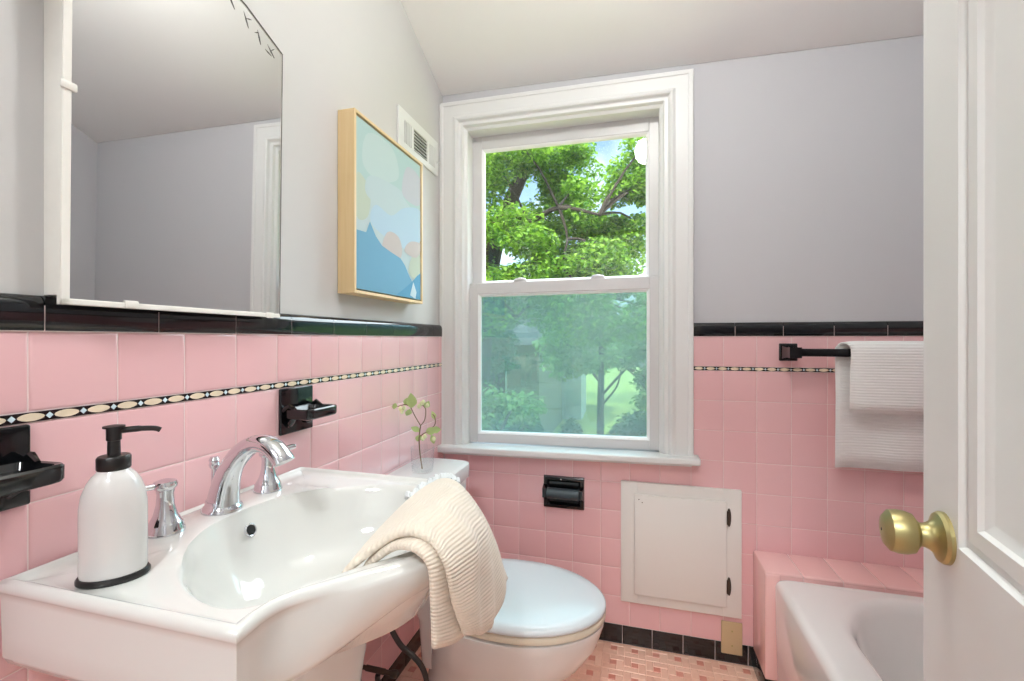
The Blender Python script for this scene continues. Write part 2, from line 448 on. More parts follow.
win = thing('window_1', (.49, 1.80, .72), 'white double-hung window with wide moulded casing and view of trees', 'window'); win['kind'] = 'structure'
b = MB()
usweep(b, -.0115, .995, .735, 2.165, [(0, D+.012), (0, 1.752), (.003, 1.748), (.016, 1.748), (.019, 1.751), (.062, 1.751), (.068, 1.747), (.074, 1.745), (.080, 1.747), (.083, 1.752),
    (.085, 1.757), (.089, 1.760), (.100, 1.760), (.104, 1.765), (.106, 1.772), (.112, 1.775), (.117, 1.780), (.117, 1.875)])
b.warp(wwarp).build('casing', M['trim'], win, ang=25)
b = MB().box(-.0115, 1.014, 1.708, 1.80, .711, .737, .006, 3); b.warp(wwarp).build('stool', M['trim'], win)
b = MB().box(-.0115, .99, 1.756, 1.79, .695, .712, .003, 2); b.warp(wwarp).build('apron', M['trim'], win)
def sash(name, x0, x1, z0, z1, y, stile, top, bot, pane):
    b = MB(); y1 = y+.032
    gx0, gx1, gz0, gz1 = x0+stile, x1-stile, z0+bot, z1-top
    for q in ((x0, gx0, z0, z1), (gx1, x1, z0, z1), (gx0, gx1, z0, gz0), (gx0, gx1, gz1, z1)):
        b.box(q[0], q[1], y, y1, q[2], q[3], .002, 1)
    s = b.warp(wwarp).build(name, M['vinyl'], win)
    bd = MB(); rsweep(bd, gx0, gx1, gz0, gz1, [(0, y+.001), (.004, y+.003), (.011, y+.014), (.011, y+.02), (0, y+.02)])
    bd.warp(wwarp).build('glazing_bead', M['bead'], s)
    MB().box(gx0+.002, gx1-.002, y+.0155, y+.0185, gz0+.002, gz1-.002).warp(wwarp).build('pane', M[pane], s)
    return s
su = sash('upper_sash', .100, .887, 1.385, 2.052, 1.846, .046, .058, .03, 'glass')
sl = sash('lower_sash', .100, .885, .738, 1.412, 1.806, .042, .047, .037, 'lowglass')
for x in (.325, .645):
    q = MB().box(x-.028, x+.028, 1.809, 1.834, 1.411, 1.419, .003, 2).lathe([(.016, 0), (.018, .004), (.014, .010), (.004, .013)], (x, 1.822, 1.418), 20, sx=1.5)
    q.warp(wwarp).build('sash_lock', M['vinyl'], win)
b = MB().box(.12, .87, 1.884, 1.8845, .73, 1.42); b.warp(wwarp).build('insect_screen', M['screen'], win)
b = MB()
for q in ((.09, .12, .70, 1.44), (.87, .90, .70, 1.44), (.09, .90, 1.41, 1.43), (.09, .90, .70, .74)): b.box(q[0], q[1], 1.879, 1.891, q[2], q[3], .002, 1)
b.warp(wwarp).build('screen_frame', M['vinyl'], win)

# ------------------------------------------------------------------ mirror cabinet on the left wall
cab = thing('mirror_cabinet', (-.012, .627, 1.22), 'white-edged mirror cabinet with arched clipped top and etched sprigs above the sink', 'mirror')
def arch(x, y0, y1, z0, zs, zc, ins=0, n=4):
    yc = (y0+y1)/2
    pts = [(x, y0+ins, z0+ins), (x, y1-ins, z0+ins), (x, y1-ins, zs-ins*.9)]
    for k in range(1, n):
        t = k/n; y = y1-(y1-y0)*t
        pts.append((x, y1-ins-(y1-y0-2*ins)*t, zs+(zc-zs)*(1-abs(2*t-1)**1.5)-ins))
    pts.append((x, y0+ins, zs-ins*.9))
    return pts
AY0, AY1, AZ0, AZS, AZC = .4255, .825, 1.219, 1.803, 1.862
MB().poly(arch(-.0115, AY0+.008, AY1-.006, 1.2335, AZS-.008, AZC-.008), (.034, 0, 0)).build('cabinet_box', M['oldwhite'], cab)
b = MB(); MA, MT = .0185, .013      # the door hangs very slightly askew on its hinges
def askew(x, y, z): return (x+.0065-(y-.63)*MA+(z-1.5)*MT, y, z)
o = arch(.0225, AY0, AY1, AZ0, AZS, AZC); i2 = arch(.0225, AY0, AY1, AZ0, AZS, AZC, .003)
b.poly(o, (.006, 0, 0)); b.warp(askew)
fr = b.build('frame', M['oldwhite'], cab)
b = MB().box(.0285, .031, AY0, AY0+.0105, AZ0, AZS, .001, 1).box(.0285, .031, AY0, AY1, AZ0, AZ0+.0085, .001, 1).box(.0285, .030, AY1-.003, AY1, AZ0, AZS, .0006, 1)
for y, z in ((AY0+.006, 1.52), (AY0+.09, AZ0+.006), (AY1-.03, AZ0+.004)): b.box(.029, .0335, y-.010, y+.010, z-.006, z+.006, .002, 2)
b.warp(askew).build('retaining_strip', M['oldwhite'], cab)
mir = arch(.0272, AY0+.010, AY1-.004, AZ0+.008, AZS-.003, AZC-.003)
b = MB(); b.poly(mir, (.0025, 0, 0)); b.warp(askew); mo = b.build('mirror_panel', M['mirror'], cab)
b = MB(); top = [p for p in arch(.0301, AY0+.002, AY1-.0005, AZ0, AZS, AZC)][2:]
b.tube([(.0300, AY1-.0015, AZ0+.006), (.0300, AY1-.0015, AZS)], .0012, 6)
b.tube([(.0300, p[1], p[2]) for p in top], .0013, 6); b.warp(askew).build('bevel_edge_line', M['etch'], cab)
b = MB()
for (y, z, a, L) in ((.800, 1.797, 2.4, .020), (.793, 1.790, 2.9, .014), (.768, 1.806, 1.9, .020), (.762, 1.812, .5, .010), (.735, 1.820, 2.0, .022), (.742, 1.826, .4, .011), (.70, 1.832, 2.2, .020), (.805, 1.803, .8, .010), (.66, 1.84, 2.2, .02), (.62, 1.842, 2.0, .02)):
    y -= .009; z -= .007; L *= 1.35; dy, dz = math.cos(a)*L/2, math.sin(a)*L/2
    b = MB(); xm = askew(.0297, y, z)[0]+.0003
    b.tube([(xm, y-dy, z-dz), (xm+.0001, y, z), (xm, y+dy, z+dz)], [.0003, .0012, .0003], 5); b.build('etched_sprig', M['etch'], cab)

# ------------------------------------------------------------------ framed canvas
art = thing('framed_canvas', (-.012, 1.285, 1.30), 'pale maple float-framed abstract painting in mint, blush and sky blue', 'picture')
b = MB(); AX, ax0, Y0, Y1, Z0, Z1 = -.0105, .044, 1.078, 1.49, 1.300, 1.812
t = .009
b.box(AX, ax0, Y0, Y0+t, Z0, Z1, .0008, 1); b.box(AX, ax0, Y1-t, Y1, Z0, Z1, .0008, 1)
b.box(AX, ax0, Y0+t, Y1-t, Z0, Z0+t, .0008, 1); b.box(AX, ax0, Y0+t, Y1-t, Z1-t, Z1, .0008, 1)
b.box(AX, AX+.01, Y0+t, Y1-t, Z0+t, Z1-t)
b.build('frame', M['maple'], art)
def canvas():
    b = MB(); c0, c1, d0, d1 = Y0+.014, Y1-.014, Z0+.014, Z1-.014
    b.box(AX+.01, .0395, c0, c1, d0, d1, .001, 1, 0)
    H = [.0396]
    def patch(pts, mi):
        H[0] += .00012
        P = spline([(c0+s*(c1-c0), d0+t_*(d1-d0), 0) for s, t_ in pts], 5, True)
        P = [(H[0], min(c1, max(c0, p.x)), min(d1, max(d0, p.y))) for p in P]
        b.add(P, [tuple(range(len(P)))], mi)
    def hard(pts, mi):
        H[0] += .00012; b.add([(H[0], c0+s*(c1-c0), d0+t_*(d1-d0)) for s, t_ in pts], [tuple(range(len(pts)))], mi)
    patch([(0, .62), (.25, .60), (.55, .72), (1, .62), (1, 1), (.5, 1.0), (0, 1)], 1)
    patch([(.08, .75), (.3, .70), (.6, .80), (.5, .97), (.15, .95)], 7)
    patch([(.66, .72), (.85, .68), (1, .72), (1, .90), (.75, .92)], 2)
    patch([(.0, .42), (.14, .44), (.18, .58), (.1, .66), (0, .66)], 3)
    patch([(.12, .58), (.3, .55), (.5, .66), (.62, .60), (.66, .72), (.3, .72), (.14, .68)], 0)
    patch([(.18, .42), (.42, .36), (.75, .34), (1, .44), (1, .66), (.7, .62), (.48, .52), (.25, .54)], 4)
    patch([(.34, .26), (.55, .22), (.66, .30), (.6, .40), (.42, .40)], 5)
    patch([(.78, .18), (1, .14), (1, .32), (.86, .32)], 3)
    patch([(.7, .32), (.9, .30), (1, .36), (1, .42), (.8, .40)], 5)
    hard([(0, 0), (1, 0), (1, .20), (.93, .17), (.84, .12), (.78, .16), (.71, .22), (.63, .26), (.47, .28), (.34, .30), (.25, .345), (.17, .42), (.12, .345), (0, .34)], 6)
    hard([(.0, .19), (.12, .345), (.0, .34)], 6)
    hard([(.55, .0), (1, 0), (1, .19), (.93, .17), (.84, .12), (.70, .06)], 8)
    hard([(.80, .02), (.90, .0), (.92, .05), (.86, .12)], 9)
    cols = [tuple(int(v*f) for v, f in zip(c, (.84, .875, .89))) for c in [(214, 226, 224), (203, 223, 217), (218, 214, 217), (216, 221, 198), (204, 224, 236), (226, 208, 200), (134, 186, 212), (216, 229, 223), (112, 174, 206), (226, 238, 242)]]
    b.build('canvas', [mat('canvas_paint', c, .75, spec=.15) for c in cols], art, recalc=False)
canvas()

# ------------------------------------------------------------------ wall vent
vent = thing('wall_vent', (-.012, 1.56, 1.85), 'white three-part metal wall vent between the painting and the window', 'vent')
b = MB(); vy0, vy1, vz0, vz1 = 1.402, 1.722, 1.852, 1.992
holes = [(1.440, 1.498, 1.885, 1.955), (1.514, 1.624, 1.876, 1.945), (1.642, 1.692, 1.885, 1.955)]
b.box(-.0115, -.004, vy0, vy1, vz0, 1.876, .002, 1); b.box(-.0115, -.004, vy0, vy1, 1.955, vz1, .002, 1)
for a, c in ((vy0, 1.440), (1.498, 1.514), (1.624, 1.642), (1.692, vy1)): b.box(-.0115, -.004, a, c, 1.872, 1.958, .001, 1)
b.build('face_plate', M['trim'], vent)
MB().box(-.0113, -.0109, 1.43, 1.70, 1.874, 1.957).build('duct_opening', M['dark'], vent)
for k in range(6):
    z = 1.881+k*.0128
    q = MB().box(-.0105, -.0045, 1.514, 1.624, z-.0011, z+.0011, 0, 1); q.build('louver', M['trim'], vent)
for y0, y1 in ((1.440, 1.498), (1.642, 1.692)):
    q = MB(); n = 5
    for k in range(n+1):
        y = y0+(y1-y0)*k/n; q.box(-.0105, -.0045, y-.0022, y+.0022, 1.876, 1.957, 0)
    q.build('side_grille', M['trim'], vent)
MB().tube([(-.0045, 1.708, 1.905), (.010, 1.712, 1.902)], .003, 8).build('lever', M['trim'], vent)

# ------------------------------------------------------------------ ceramic wall fixtures
def dish(name, y0, y1, label, cat):
    t = thing(name, (0, (y0+y1)/2, .949), label, cat)
    MB().box(.0005, .008, y0+.001, y1-.001, .949, 1.0565, .003, 3).build('back_plate', M['blackc'], t)
    b = MB(); yc = (y0+y1)/2
    # tray: shallow dish with raised rim, flaring out from the plate
    def ring(x0, x1, hw0, hw1, z):
        r = []
        for k in range(28):
            a = 2*PI*k/28; ca, sa = math.cos(a), math.sin(a)
            ex = math.copysign(abs(ca)**.28, ca); ey = math.copysign(abs(sa)**.28, sa)
            x = (x0+x1)/2+ex*(x1-x0)/2
            hw = hw0+(hw1-hw0)*(x-x0)/(x1-x0)
            r.append((x, yc+ey*hw, z))
        return r
    b.loft([ring(.006, .078, .043, .047, .986), ring(.006, .083, .046, .051, .988), ring(.006, .0855, .047, .0525, .992), ring(.006, .0855, .047, .053, 1.008),
            ring(.009, .083, .045, .051, 1.011), ring(.014, .077, .040, .046, 1.010), ring(.019, .072, .037, .042, 1.001)])
    b.build('tray', M['blackc'], t)
    for s in (-1, 1):
        q = MB(); q.tube([(.008, yc+s*.030, .972), (.026, yc+s*.038, .984), (.03, yc+s*.04, .99)], [.010, .008, .006], 10)
        q.tube([(.008, yc+s*.046, 1.006), (.024, yc+s*.045, 1.017), (.040, yc+s*.043, 1.009)], [.006, .006, .004], 8)
        q.build('bracket', M['blackc'], t)
    return t
dish('soap_dish', .411-T, .411, 'black ceramic wall soap dish left of the white soap dispenser', 'soap dish')
dish('soap_dish', .411+4*T, .411+5*T, 'black ceramic wall soap dish above the far faucet handle', 'soap dish')

# ------------------------------------------------------------------ pedestal sink
def half_to_closed(half, yc):
    """half: from back centre round the near side to front centre -> closed outline."""
    a = [(x, y) for x, y in half]
    return a+[(x, 2*yc-y) for x, y in reversed(half[1:-1])]
SYC = .648
sink = thing('pedestal_sink', (.2, SYC, 0), 'white porcelain pedestal sink with stepped rim and bowed front', 'sink')
def sink_build():
    n = 8
    def dense(seq):
        out = []
        for i in range(len(seq)-1):
            (x0, y0), (x1, y1) = seq[i], seq[i+1]
            for k in range(n): out.append((x0+(x1-x0)*k/n, y0+(y1-y0)*k/n))
        out.append(seq[-1]); return out
    outer_half = dense([(.003, SYC), (.003, .52), (.003, .377), (.2, .378), (.386, .380)])
    fr = spline([(.385, .398, 0), (.384, .426, 0), (.396, .457, 0), (.446, .512, 0), (.492, .566, 0), (.515, .610, 0), (.521, SYC, 0)], 8)
    outer_half += [(p.x, p.y) for p in fr]
    outer = half_to_closed(outer_half, SYC)
    N = len(outer)
    bas_half = spline([(.101, SYC, 0), (.108, .588, 0), (.130, .540, 0), (.160, .502, 0), (.211, .456, 0), (.270, .428, 0), (.325, .419, 0), (.360, .438, 0), (.384, .482, 0), (.412, .532, 0), (.452, .585, 0), (.474, .618, 0), (.481, SYC, 0)], 10)
    basin = half_to_closed([(p.x, p.y) for p in bas_half], SYC)
    # match basin points to outline points by angle about the bowl centre
    cx, cy = .285, SYC
    def at_angle(poly, a):
        best = None
        for i in range(len(poly)):
            (x0, y0), (x1, y1) = poly[i], poly[(i+1) % len(poly)]
            dx, dy = math.cos(a), math.sin(a); ex, ey = x1-x0, y1-y0
            det = dx*(-ey)+ex*dy
            if abs(det) < 1e-12: continue
            t = ((x0-cx)*(-ey)+ex*(y0-cy))/det; u = (dx*(y0-cy)-dy*(x0-cx))/det
            if t > 0 and -1e-6 <= u <= 1+1e-6 and (best is None or t > best): best = t
        return (cx+best*math.cos(a), cy+best*math.sin(a))
    ang = [math.atan2(y-cy, x-cx) for x, y in outer]
    bas = [at_angle(basin, a) for a in ang]
    sm = lambda t: max(0, min(1, t))**2*(3-2*max(0, min(1, t)))
    # inward offset of the outline
    def off(d):
        out = []
        for i in range(N):
            (xa, ya), (x, y), (xb, yb) = outer[i-1], outer[i], outer[(i+1) % N]
            n1 = Vector((-(ya-y), (xa-x))).normalized(); n2 = Vector((-(y-yb), (x-xb))).normalized()
            nn = (n1+n2)
            nn = nn.normalized()/max(.6, nn.length/2)
            if nn.dot(Vector((cx-x, cy-y))) < 0: nn = -nn
            back = 0 if x < .006 else 1
            out.append((max(.003, x+nn.x*d), y+nn.y*d))
        return out
    roll = lambda x: sm((x-.385)/.075)
    rise = lambda x: 1-.46*sm((x-.385)/.12)
    def zr(z): return lambda x, y: .862-(.862-z)*rise(x)
    def off2(ds, db):
        A, B = off(ds), off(db); return [(a[0]+(b_[0]-a[0])*roll(q[0]), a[1]+(b_[1]-a[1])*roll(q[0])) for a, b_, q in zip(A, B, outer)]
    def ring(P, z): return [(x, y, z(x, y) if callable(z) else z) for x, y in P]
    mixr = lambda A, B, t: [(a[0]+(b_[0]-a[0])*t, a[1]+(b_[1]-a[1])*t) for a, b_ in zip(A, B)]
    def deck(x, y):   # faucet deck stands a little prouder than the side decks
        return .8540+.0065*(1-sm((abs(y-SYC)-.158)/.008))*(1-sm((x-.20)/.03))
    def scl(P, kx, ky, ox=0): return [(cx+ox+(x-cx)*kx, cy+(y-cy)*ky) for x, y in P]
    R = []
    o = outer
    R += [ring(scl(o, .30, .30, -.08), .66), ring(scl(o, .36, .34, -.07), .70), ring(scl(o, .55, .60, -.03), .722), ring(scl(o, .76, .84), .742), ring(scl(o, .9, .94), lambda x, y: zr(.748)(x*1.08, y))]
    for z, ds, db in ((.750, .018, .036), (.752, .008, .024), (.762, .0045, .010), (.790, .0040, .0), (.815, .0036, -.005), (.836, .0032, -.006), (.8445, .0026, -.0045), (.847, .0005, -.003), (.850, -.0006, -.001), (.855, -.0003, .0015), (.859, .002, .0045), (.8615, .005, .0085), (.862, .0075, .0115), (.861, .0105, .0145), (.8575, .0145, .018)):
        R.append(ring(off2(ds, db), zr(z)))
    d1 = off(.021)
    R += [ring(d1, deck)]
    for t_ in (.2, .4, .6, .8, .93): R.append(ring(mixr(d1, bas, t_), deck))
    R.append(ring(bas, lambda x, y: deck(x, y)-.001))
    bx = lambda k, dx=0: [(cx+dx+(x-cx)*k, cy+(y-cy)*k) for x, y in bas]
    for k, z, dx in ((.985, .849, 0), (.965, .842, 0), (.945, .830, 0), (.91, .806, .002), (.85, .778, .004), (.76, .752, .004), (.62, .733, .002), (.45, .723, 0), (.25, .719, 0), (.10, .717, 0)):
        R.append(ring(bx(k, dx), z))
    b = MB(); b.loft(R, True, True)
    bo = b.build('basin', M['porc'], sink, ang=60)
    # overflow hole with chrome ring, drain
    q = MB(); c = Vector((.1165, SYC+.012, .8235)); nrm = Vector((.93, 0, .36)).normalized()
    q.lathe([(.0085, -.004), (.0115, -.002), (.0125, .0015), (.0105, .003), (.0085, .002)], c, 24, tuple(nrm)); q.build('overflow_ring', M['chrome'], bo)
    MB().lathe([(.0088, .0019), (.0088, .0029)], c, 20, tuple(nrm)).build('overflow_hole', M['dark'], bo)
    MB().lathe([(.022, 0), (.022, .003), (.014, .004), (.012, .002), (.0, .002)], (cx, SYC, .717), 24).build('drain', M['chrome'], bo)
    # pedestal
    def dring(w, x0, x1, z):
        out = []
        for k in range(32):
            a = 2*PI*k/32; ca, sa = math.cos(a), math.sin(a)
            out.append(((x0+x1)/2+math.copysign(abs(ca)**.6, ca)*(x1-x0)/2, SYC+math.copysign(abs(sa)**.6, sa)*w, z))
        return out
    b = MB(); b.loft([dring(.125, .06, .33, .001), dring(.125, .06, .33, .03), dring(.112, .07, .315, .05), dring(.098, .08, .30, .10), dring(.098, .08, .315, .35), dring(.104, .07, .32, .55), dring(.118, .05, .335, .66), dring(.12, .04, .34, .72)])
    b.build('pedestal', M['porc'], sink, ang=50)
sink_build()

# ------------------------------------------------------------------ faucet
fau = thing('faucet', (.066, SYC, .8605), 'chrome widespread faucet with arched spout and two lever handles', 'faucet')
def faucet():
    zd = .8605
    b = MB()
    path = [Vector((x, SYC, zd+h)) for x, h in ((.068, .004), (.0705, .030), (.078, .060), (.093, .088), (.117, .112), (.147, .1255), (.175, .1215), (.196, .105), (.203, .096))]
    P = spline(path, 5); L = len(P)
    rings = []
    def wd(t): return (.0275-.010*min(1, t/.35)) if t < .35 else (.0175+.0035*((t-.35)/.65))
    def th(t): return (.026-.0075*min(1, t/.35)) if t < .35 else (.0185-.0065*((t-.35)/.65))
    for i, p in enumerate(P):
        t = i/(L-1); d = (P[min(L-1, i+1)]-P[max(0, i-1)]).normalized()
        side = Vector((0, 1, 0)); up = side.cross(d)
        r = []
        for k in range(24):
            a = 2*PI*k/24
            r.append(p+side*wd(t)*math.copysign(abs(math.cos(a))**.85, math.cos(a))+up*th(t)*math.copysign(abs(math.sin(a))**.85, math.sin(a)))
        rings.append(r)
    b.loft(rings); b.lathe([(.033, 0), (.033, .004), (.0305, .009), (.0275, .012), (.0265, .02)], (.066, SYC, zd), 32)
    s = b.build('spout', M['chrome'], fau, ang=50)
    MB().lathe([(.0055, 0), (.005, .055), (.0075, .058), (.009, .063), (.0075, .067), (.009, .071), (.006, .077), (.001, .078)], (.047, SYC, zd+.018), 18).build('lift_rod', M['chrome'], fau)
    for sgn, y in ((-1, .548), (1, .757)):
        h = MB().lathe([(.027, 0), (.027, .006), (.0245, .010), (.0245, .014), (.0225, .017), (.0165, .028), (.0125, .045), (.0115, .062), (.0125, .066), (.0125, .069), (.016, .072), (.017, .077), (.015, .082), (.006, .085), (.001, .085)], (.062, y, zd), 30).build('handle', M['chrome'], fau, ang=40)
        dirv = Vector((.35, sgn, 0)).normalized() if sgn > 0 else Vector((-.35, sgn, 0)).normalized()
        q = MB(); p0 = Vector((.062, y, zd+.076)); q.tube([p0, p0+dirv*.025+Vector((0, 0, .001)), p0+dirv*.052+Vector((0, 0, .003)), p0+dirv*.058+Vector((0, 0, .003))], [.0055, .0048, .006, .0045], 12)
        q.build('lever', M['chrome'], h)
faucet()

# ------------------------------------------------------------------ soap dispenser
def dispenser():
    c = (.124, .434, .8543); rot = math.radians(42)
    t = thing('soap_dispenser', c, 'white oval ceramic soap dispenser with black pump on the sink', 'soap dispenser')
    sx, sy = 1.0, .74
    MB().lathe([(.037, 0), (.0388, .002), (.0388, .006), (.037, .0085), (.032, .0085)], c, 48, sx=sx, sy=sy, rot=rot).build('base_ring', M['matteblack'], t)
    b = MB(); rings = []
    for r, h in [(.0345, .007), (.0356, .012), (.0356, .085), (.0352, .098), (.033, .114), (.028, .128), (.0225, .137), (.0185, .141), (.0168, .1445)]:
        k = max(0, min(1, (h-.085)/.055)); rings.append([])
        for i in range(48):
            a = 2*PI*i/48; x = r*math.cos(a); y = r*(sy+(1-sy)*k)*math.sin(a)
            rings[-1].append((c[0]+x*math.cos(rot)-y*math.sin(rot), c[1]+x*math.sin(rot)+y*math.cos(rot), c[2]+h))
    b.loft(rings); b.build('bottle', M['bottle'], t, ang=50)
    p = MB().lathe([(.0172, .1445), (.0182, .146), (.0182, .160), (.0165, .1625), (.0072, .1635), (.0068, .182), (.0082, .183), (.0082, .1985), (.0118, .199), (.0118, .2015), (.004, .203), (.001, .203)], c, 30).build('pump', M['matteblack'], t)
    d = Vector((.62, .78, 0)); q = Vector((c[0], c[1], c[2]+.1945))
    MB().tube(spline([q, q+d*.025+Vector((0, 0, .0005)), q+d*.042+Vector((0, 0, -.0010)), q+d*.049+Vector((0, 0, -.004))], 5), [.0042]*6+[.0036]*10, 10).build('nozzle', M['matteblack'], p)
dispenser()

# ------------------------------------------------------------------ towels
def surf(ctrl, nu, nv):
    rowsd = [spline(r, nu) for r in ctrl]
    cols = [spline([r[j] for r in rowsd], nv) for j in range(len(rowsd[0]))]
    return [[cols[j][i] for j in range(len(cols))] for i in range(len(cols[0]))]
def sheet(b, uvs, G, th, flip=1):
    """Closed padded sheet of thickness th around grid G (rounded edges)."""
    R, K = len(G), len(G[0]); nrm = [[None]*K for _ in range(R)]
    for i in range(R):
        for j in range(K):
            du = G[i][min(K-1, j+1)]-G[i][max(0, j-1)]; dv = G[min(R-1, i+1)][j]-G[max(0, i-1)][j]
            n = du.cross(dv); nrm[i][j] = n.normalized()*flip if n.length > 0 else Vector((0, 0, 1))
    vl = [0]
    for i in range(1, R): vl.append(vl[-1]+sum((G[i][j]-G[i-1][j]).length for j in range(K))/K)
    wl = (G[R//2][-1]-G[R//2][0]).length
    o = len(b.v); vs = []
    for sgn in (.5, -.5):
        for i in range(R):
            for j in range(K):
                e = min(i, R-1-i, j, K-1-j); f = (.35, .75, .95)[e] if e < 3 else 1
                vs.append(G[i][j]+nrm[i][j]*th*sgn*f); uvs.append((j/(K-1)*wl, vl[i]))
    fs = []
    for i in range(R-1):
        for j in range(K-1):
            a = i*K+j; fs.append((a, a+1, a+K+1, a+K)); a += R*K; fs.append((a, a+K, a+K+1, a+1))
    S = R*K
    for j in range(K-1): fs += [(j, j+S, j+1+S, j+1), ((R-1)*K+j, (R-1)*K+j+1, (R-1)*K+j+1+S, (R-1)*K+j+S)]
    for i in range(R-1): fs += [(i*K, (i+1)*K, (i+1)*K+S, i*K+S), (i*K+K-1, i*K+K-1+S, (i+1)*K+K-1+S, (i+1)*K+K-1)]
    b.add(vs, fs)

def sink_towel():
    t = thing('hand_towel', (.5, .72, .70), 'cream ribbed hand towel draped over the bowed front rim of the sink', 'towel')
    V = Vector
    outer = [  # rows run from the basin end to the hanging hem; columns from the near fold to the far edge
        [V((.402, .532, .845)), V((.397, .640, .866)), V((.385, .775, .872)), V((.384, .880, .868))],
        [V((.452, .575, .884)), V((.448, .655, .889)), V((.432, .785, .884)), V((.405, .893, .867))],
        [V((.505, .575, .889)), V((.498, .660, .893)), V((.472, .795, .872)), V((.430, .905, .842))],
        [V((.541, .570, .862)), V((.545, .665, .855)), V((.512, .795, .825)), V((.466, .915, .790))],
        [V((.550, .588, .798)), V((.553, .668, .780)), V((.535, .790, .750)), V((.506, .912, .730))],
        [V((.550, .625, .733)), V((.553, .690, .693)), V((.548, .775, .668)), V((.536, .902, .672))]]
    b = MB(); uv = []; G = surf(outer, 12, 8)
    for i, r in enumerate(G):
        for j, p in enumerate(r):
            p += Vector((1, .3, .4)).normalized()*(.004*math.sin(j*.55+i*.12)*min(1, i/12))
    sheet(b, uv, G, .013)
    inner = [
        [V((.420, .560, .846)), V((.420, .600, .850)), V((.418, .66, .850))],
        [V((.458, .566, .874)), V((.462, .615, .874)), V((.450, .68, .872))],
        [V((.498, .556, .882)), V((.505, .620, .878)), V((.495, .69, .872))],
        [V((.522, .556, .862)), V((.532, .622, .850)), V((.535, .69, .842))],
        [V((.524, .562, .806)), V((.534, .622, .790)), V((.538, .69, .780))],
        [V((.522, .570, .742)), V((.532, .628, .716)), V((.538, .69, .705))]]
    G2 = surf(inner, 9, 8); sheet(b, uv, G2, .013)
    o = b.build('terry_cloth', M['towelcream'], t, ang=180, uv=uv)
    q = MB(); random.seed(3)
    A = [G[0][j] for j in range(22, len(G[0]))]+[G[i][-1] for i in range(1, 14)]
    for k, p in enumerate(A):
        if k % 2: continue
        for m_ in range(3):
            d = Vector((-.35+random.uniform(-.3, .3), .8+random.uniform(-.2, .2), .1)).normalized()
            a = p+Vector((random.uniform(-.006, .006), random.uniform(-.004, .004), .002))
            q.tube([a, a+d*.010+Vector((0, 0, .004)), a+d*.020+Vector((0, 0, -.003)), a+d*.026+Vector((0, 0, -.010))], [.0052, .0055, .0046, .002], 6)
    q.build('fringe', M['fringe'], t)
sink_towel()

bar = thing('towel_bar', (1.6, D, 1.10), 'black ceramic towel bar on the window wall above the tub', 'towel bar')
for x in (1.305, 1.90):
    q = MB(); q.box(x-.0285, x+.0285, D-.010, D-.0005, 1.096, 1.157, .003, 2)
    q.loft([[(x+a*.024, D-.008, 1.1265+c*.024) for a, c in ((-1, -1), (1, -1), (1, 1), (-1, 1))], [(x+a*.017, D-.05, 1.1265+c*.017) for a, c in ((-1, -1), (1, -1), (1, 1), (-1, 1))],
            [(x+a*.018, D-.085, 1.1265+c*.018) for a, c in ((-1, -1), (1, -1), (1, 1), (-1, 1))]])
    q.build('post', M['blackc'], bar)
MB().box(1.31, 1.895, D-.079, D-.061, 1.114, 1.140, .003, 2).build('bar', M['blackc'], bar)
def wall_towel():
    yb = D-.070; b = MB(); uv = []
    random.seed(5)
    x0f, x0b, x1 = 1.460, 1.431, 1.80
    G = []
    prof = []
    zt = 1.136
    for z in [.748, .80, .86, .92, .98, 1.04, 1.09, 1.12]: prof.append((yb+.022, z, 0))
    for k in range(9):
        a = PI*k/8; prof.append((yb+.020*math.cos(a), zt+.006+.018*math.sin(a), (k/8)))
    for z in [1.12, 1.09, 1.05, 1.01, .97, .937]: prof.append((yb-.023, z, 1))
    K = 25
    for y, z, f in prof:
        r = []
        hang = max(0, (1.13-z)/.4)
        xl = x0b+(x0f-x0b)*f
        for j in range(K):
            s = j/(K-1); x = xl+(x1-xl)*s
            xx = x-.004*hang*(1 if f == 0 else .3)*(1-s)
            w = .004*math.sin(s*9+f*2)*min(1, hang*2)+.0025*math.sin(s*21+1)*min(1, hang*2)
            # near edge rolls back
            er = (-.010 if f < .5 else .006)*max(0, 1-s/.10)**2*min(1, hang*3)
            r.append(Vector((xx, y-er*-1+w if f > .5 else y-.016*max(0, 1-s/.12)*min(1, hang*2.5)+w, z)))
        G.append(r)
    sheet(b, uv, G, .012, 1)
    t = tag(b.build('bath_towel', M['towelwhite'], None, ang=180, uv=uv), 'white ribbed towel folded over the black towel bar', 'towel')
wall_towel()

# ------------------------------------------------------------------ toilet
TY = 1.285
toi = thing('toilet', (.36, TY, 0), 'white close-coupled toilet with closed lid under the window', 'toilet')
def egg(cx, f, bk, w, z, n=48, e=1.0):
    r = []
    for k in range(n):
        a = 2*PI*k/n; ca, sa = math.cos(a), math.sin(a)
        x = cx+(f*ca if ca > 0 else bk*math.copysign(abs(ca)**.7, ca)); y = TY+w*math.copysign(abs(sa)**(1 if ca > 0 else .8), sa)
        r.append((x, y, z))
    return r
MB().loft([egg(.36, .20, .22, .118, .001), egg(.36, .20, .22, .118, .02), egg(.36, .185, .21, .108, .05), egg(.37, .175, .20, .100, .12), egg(.385, .19, .20, .112, .19), egg(.41, .24, .21, .15, .26), egg(.43, .26, .22, .174, .32), egg(.44, .262, .235, .183, .36), egg(.442, .266, .24, .187, .378), egg(.442, .266, .24, .187, .386), egg(.442, .255, .23, .178, .390)]).build('bowl', M['porct'], toi, ang=50)
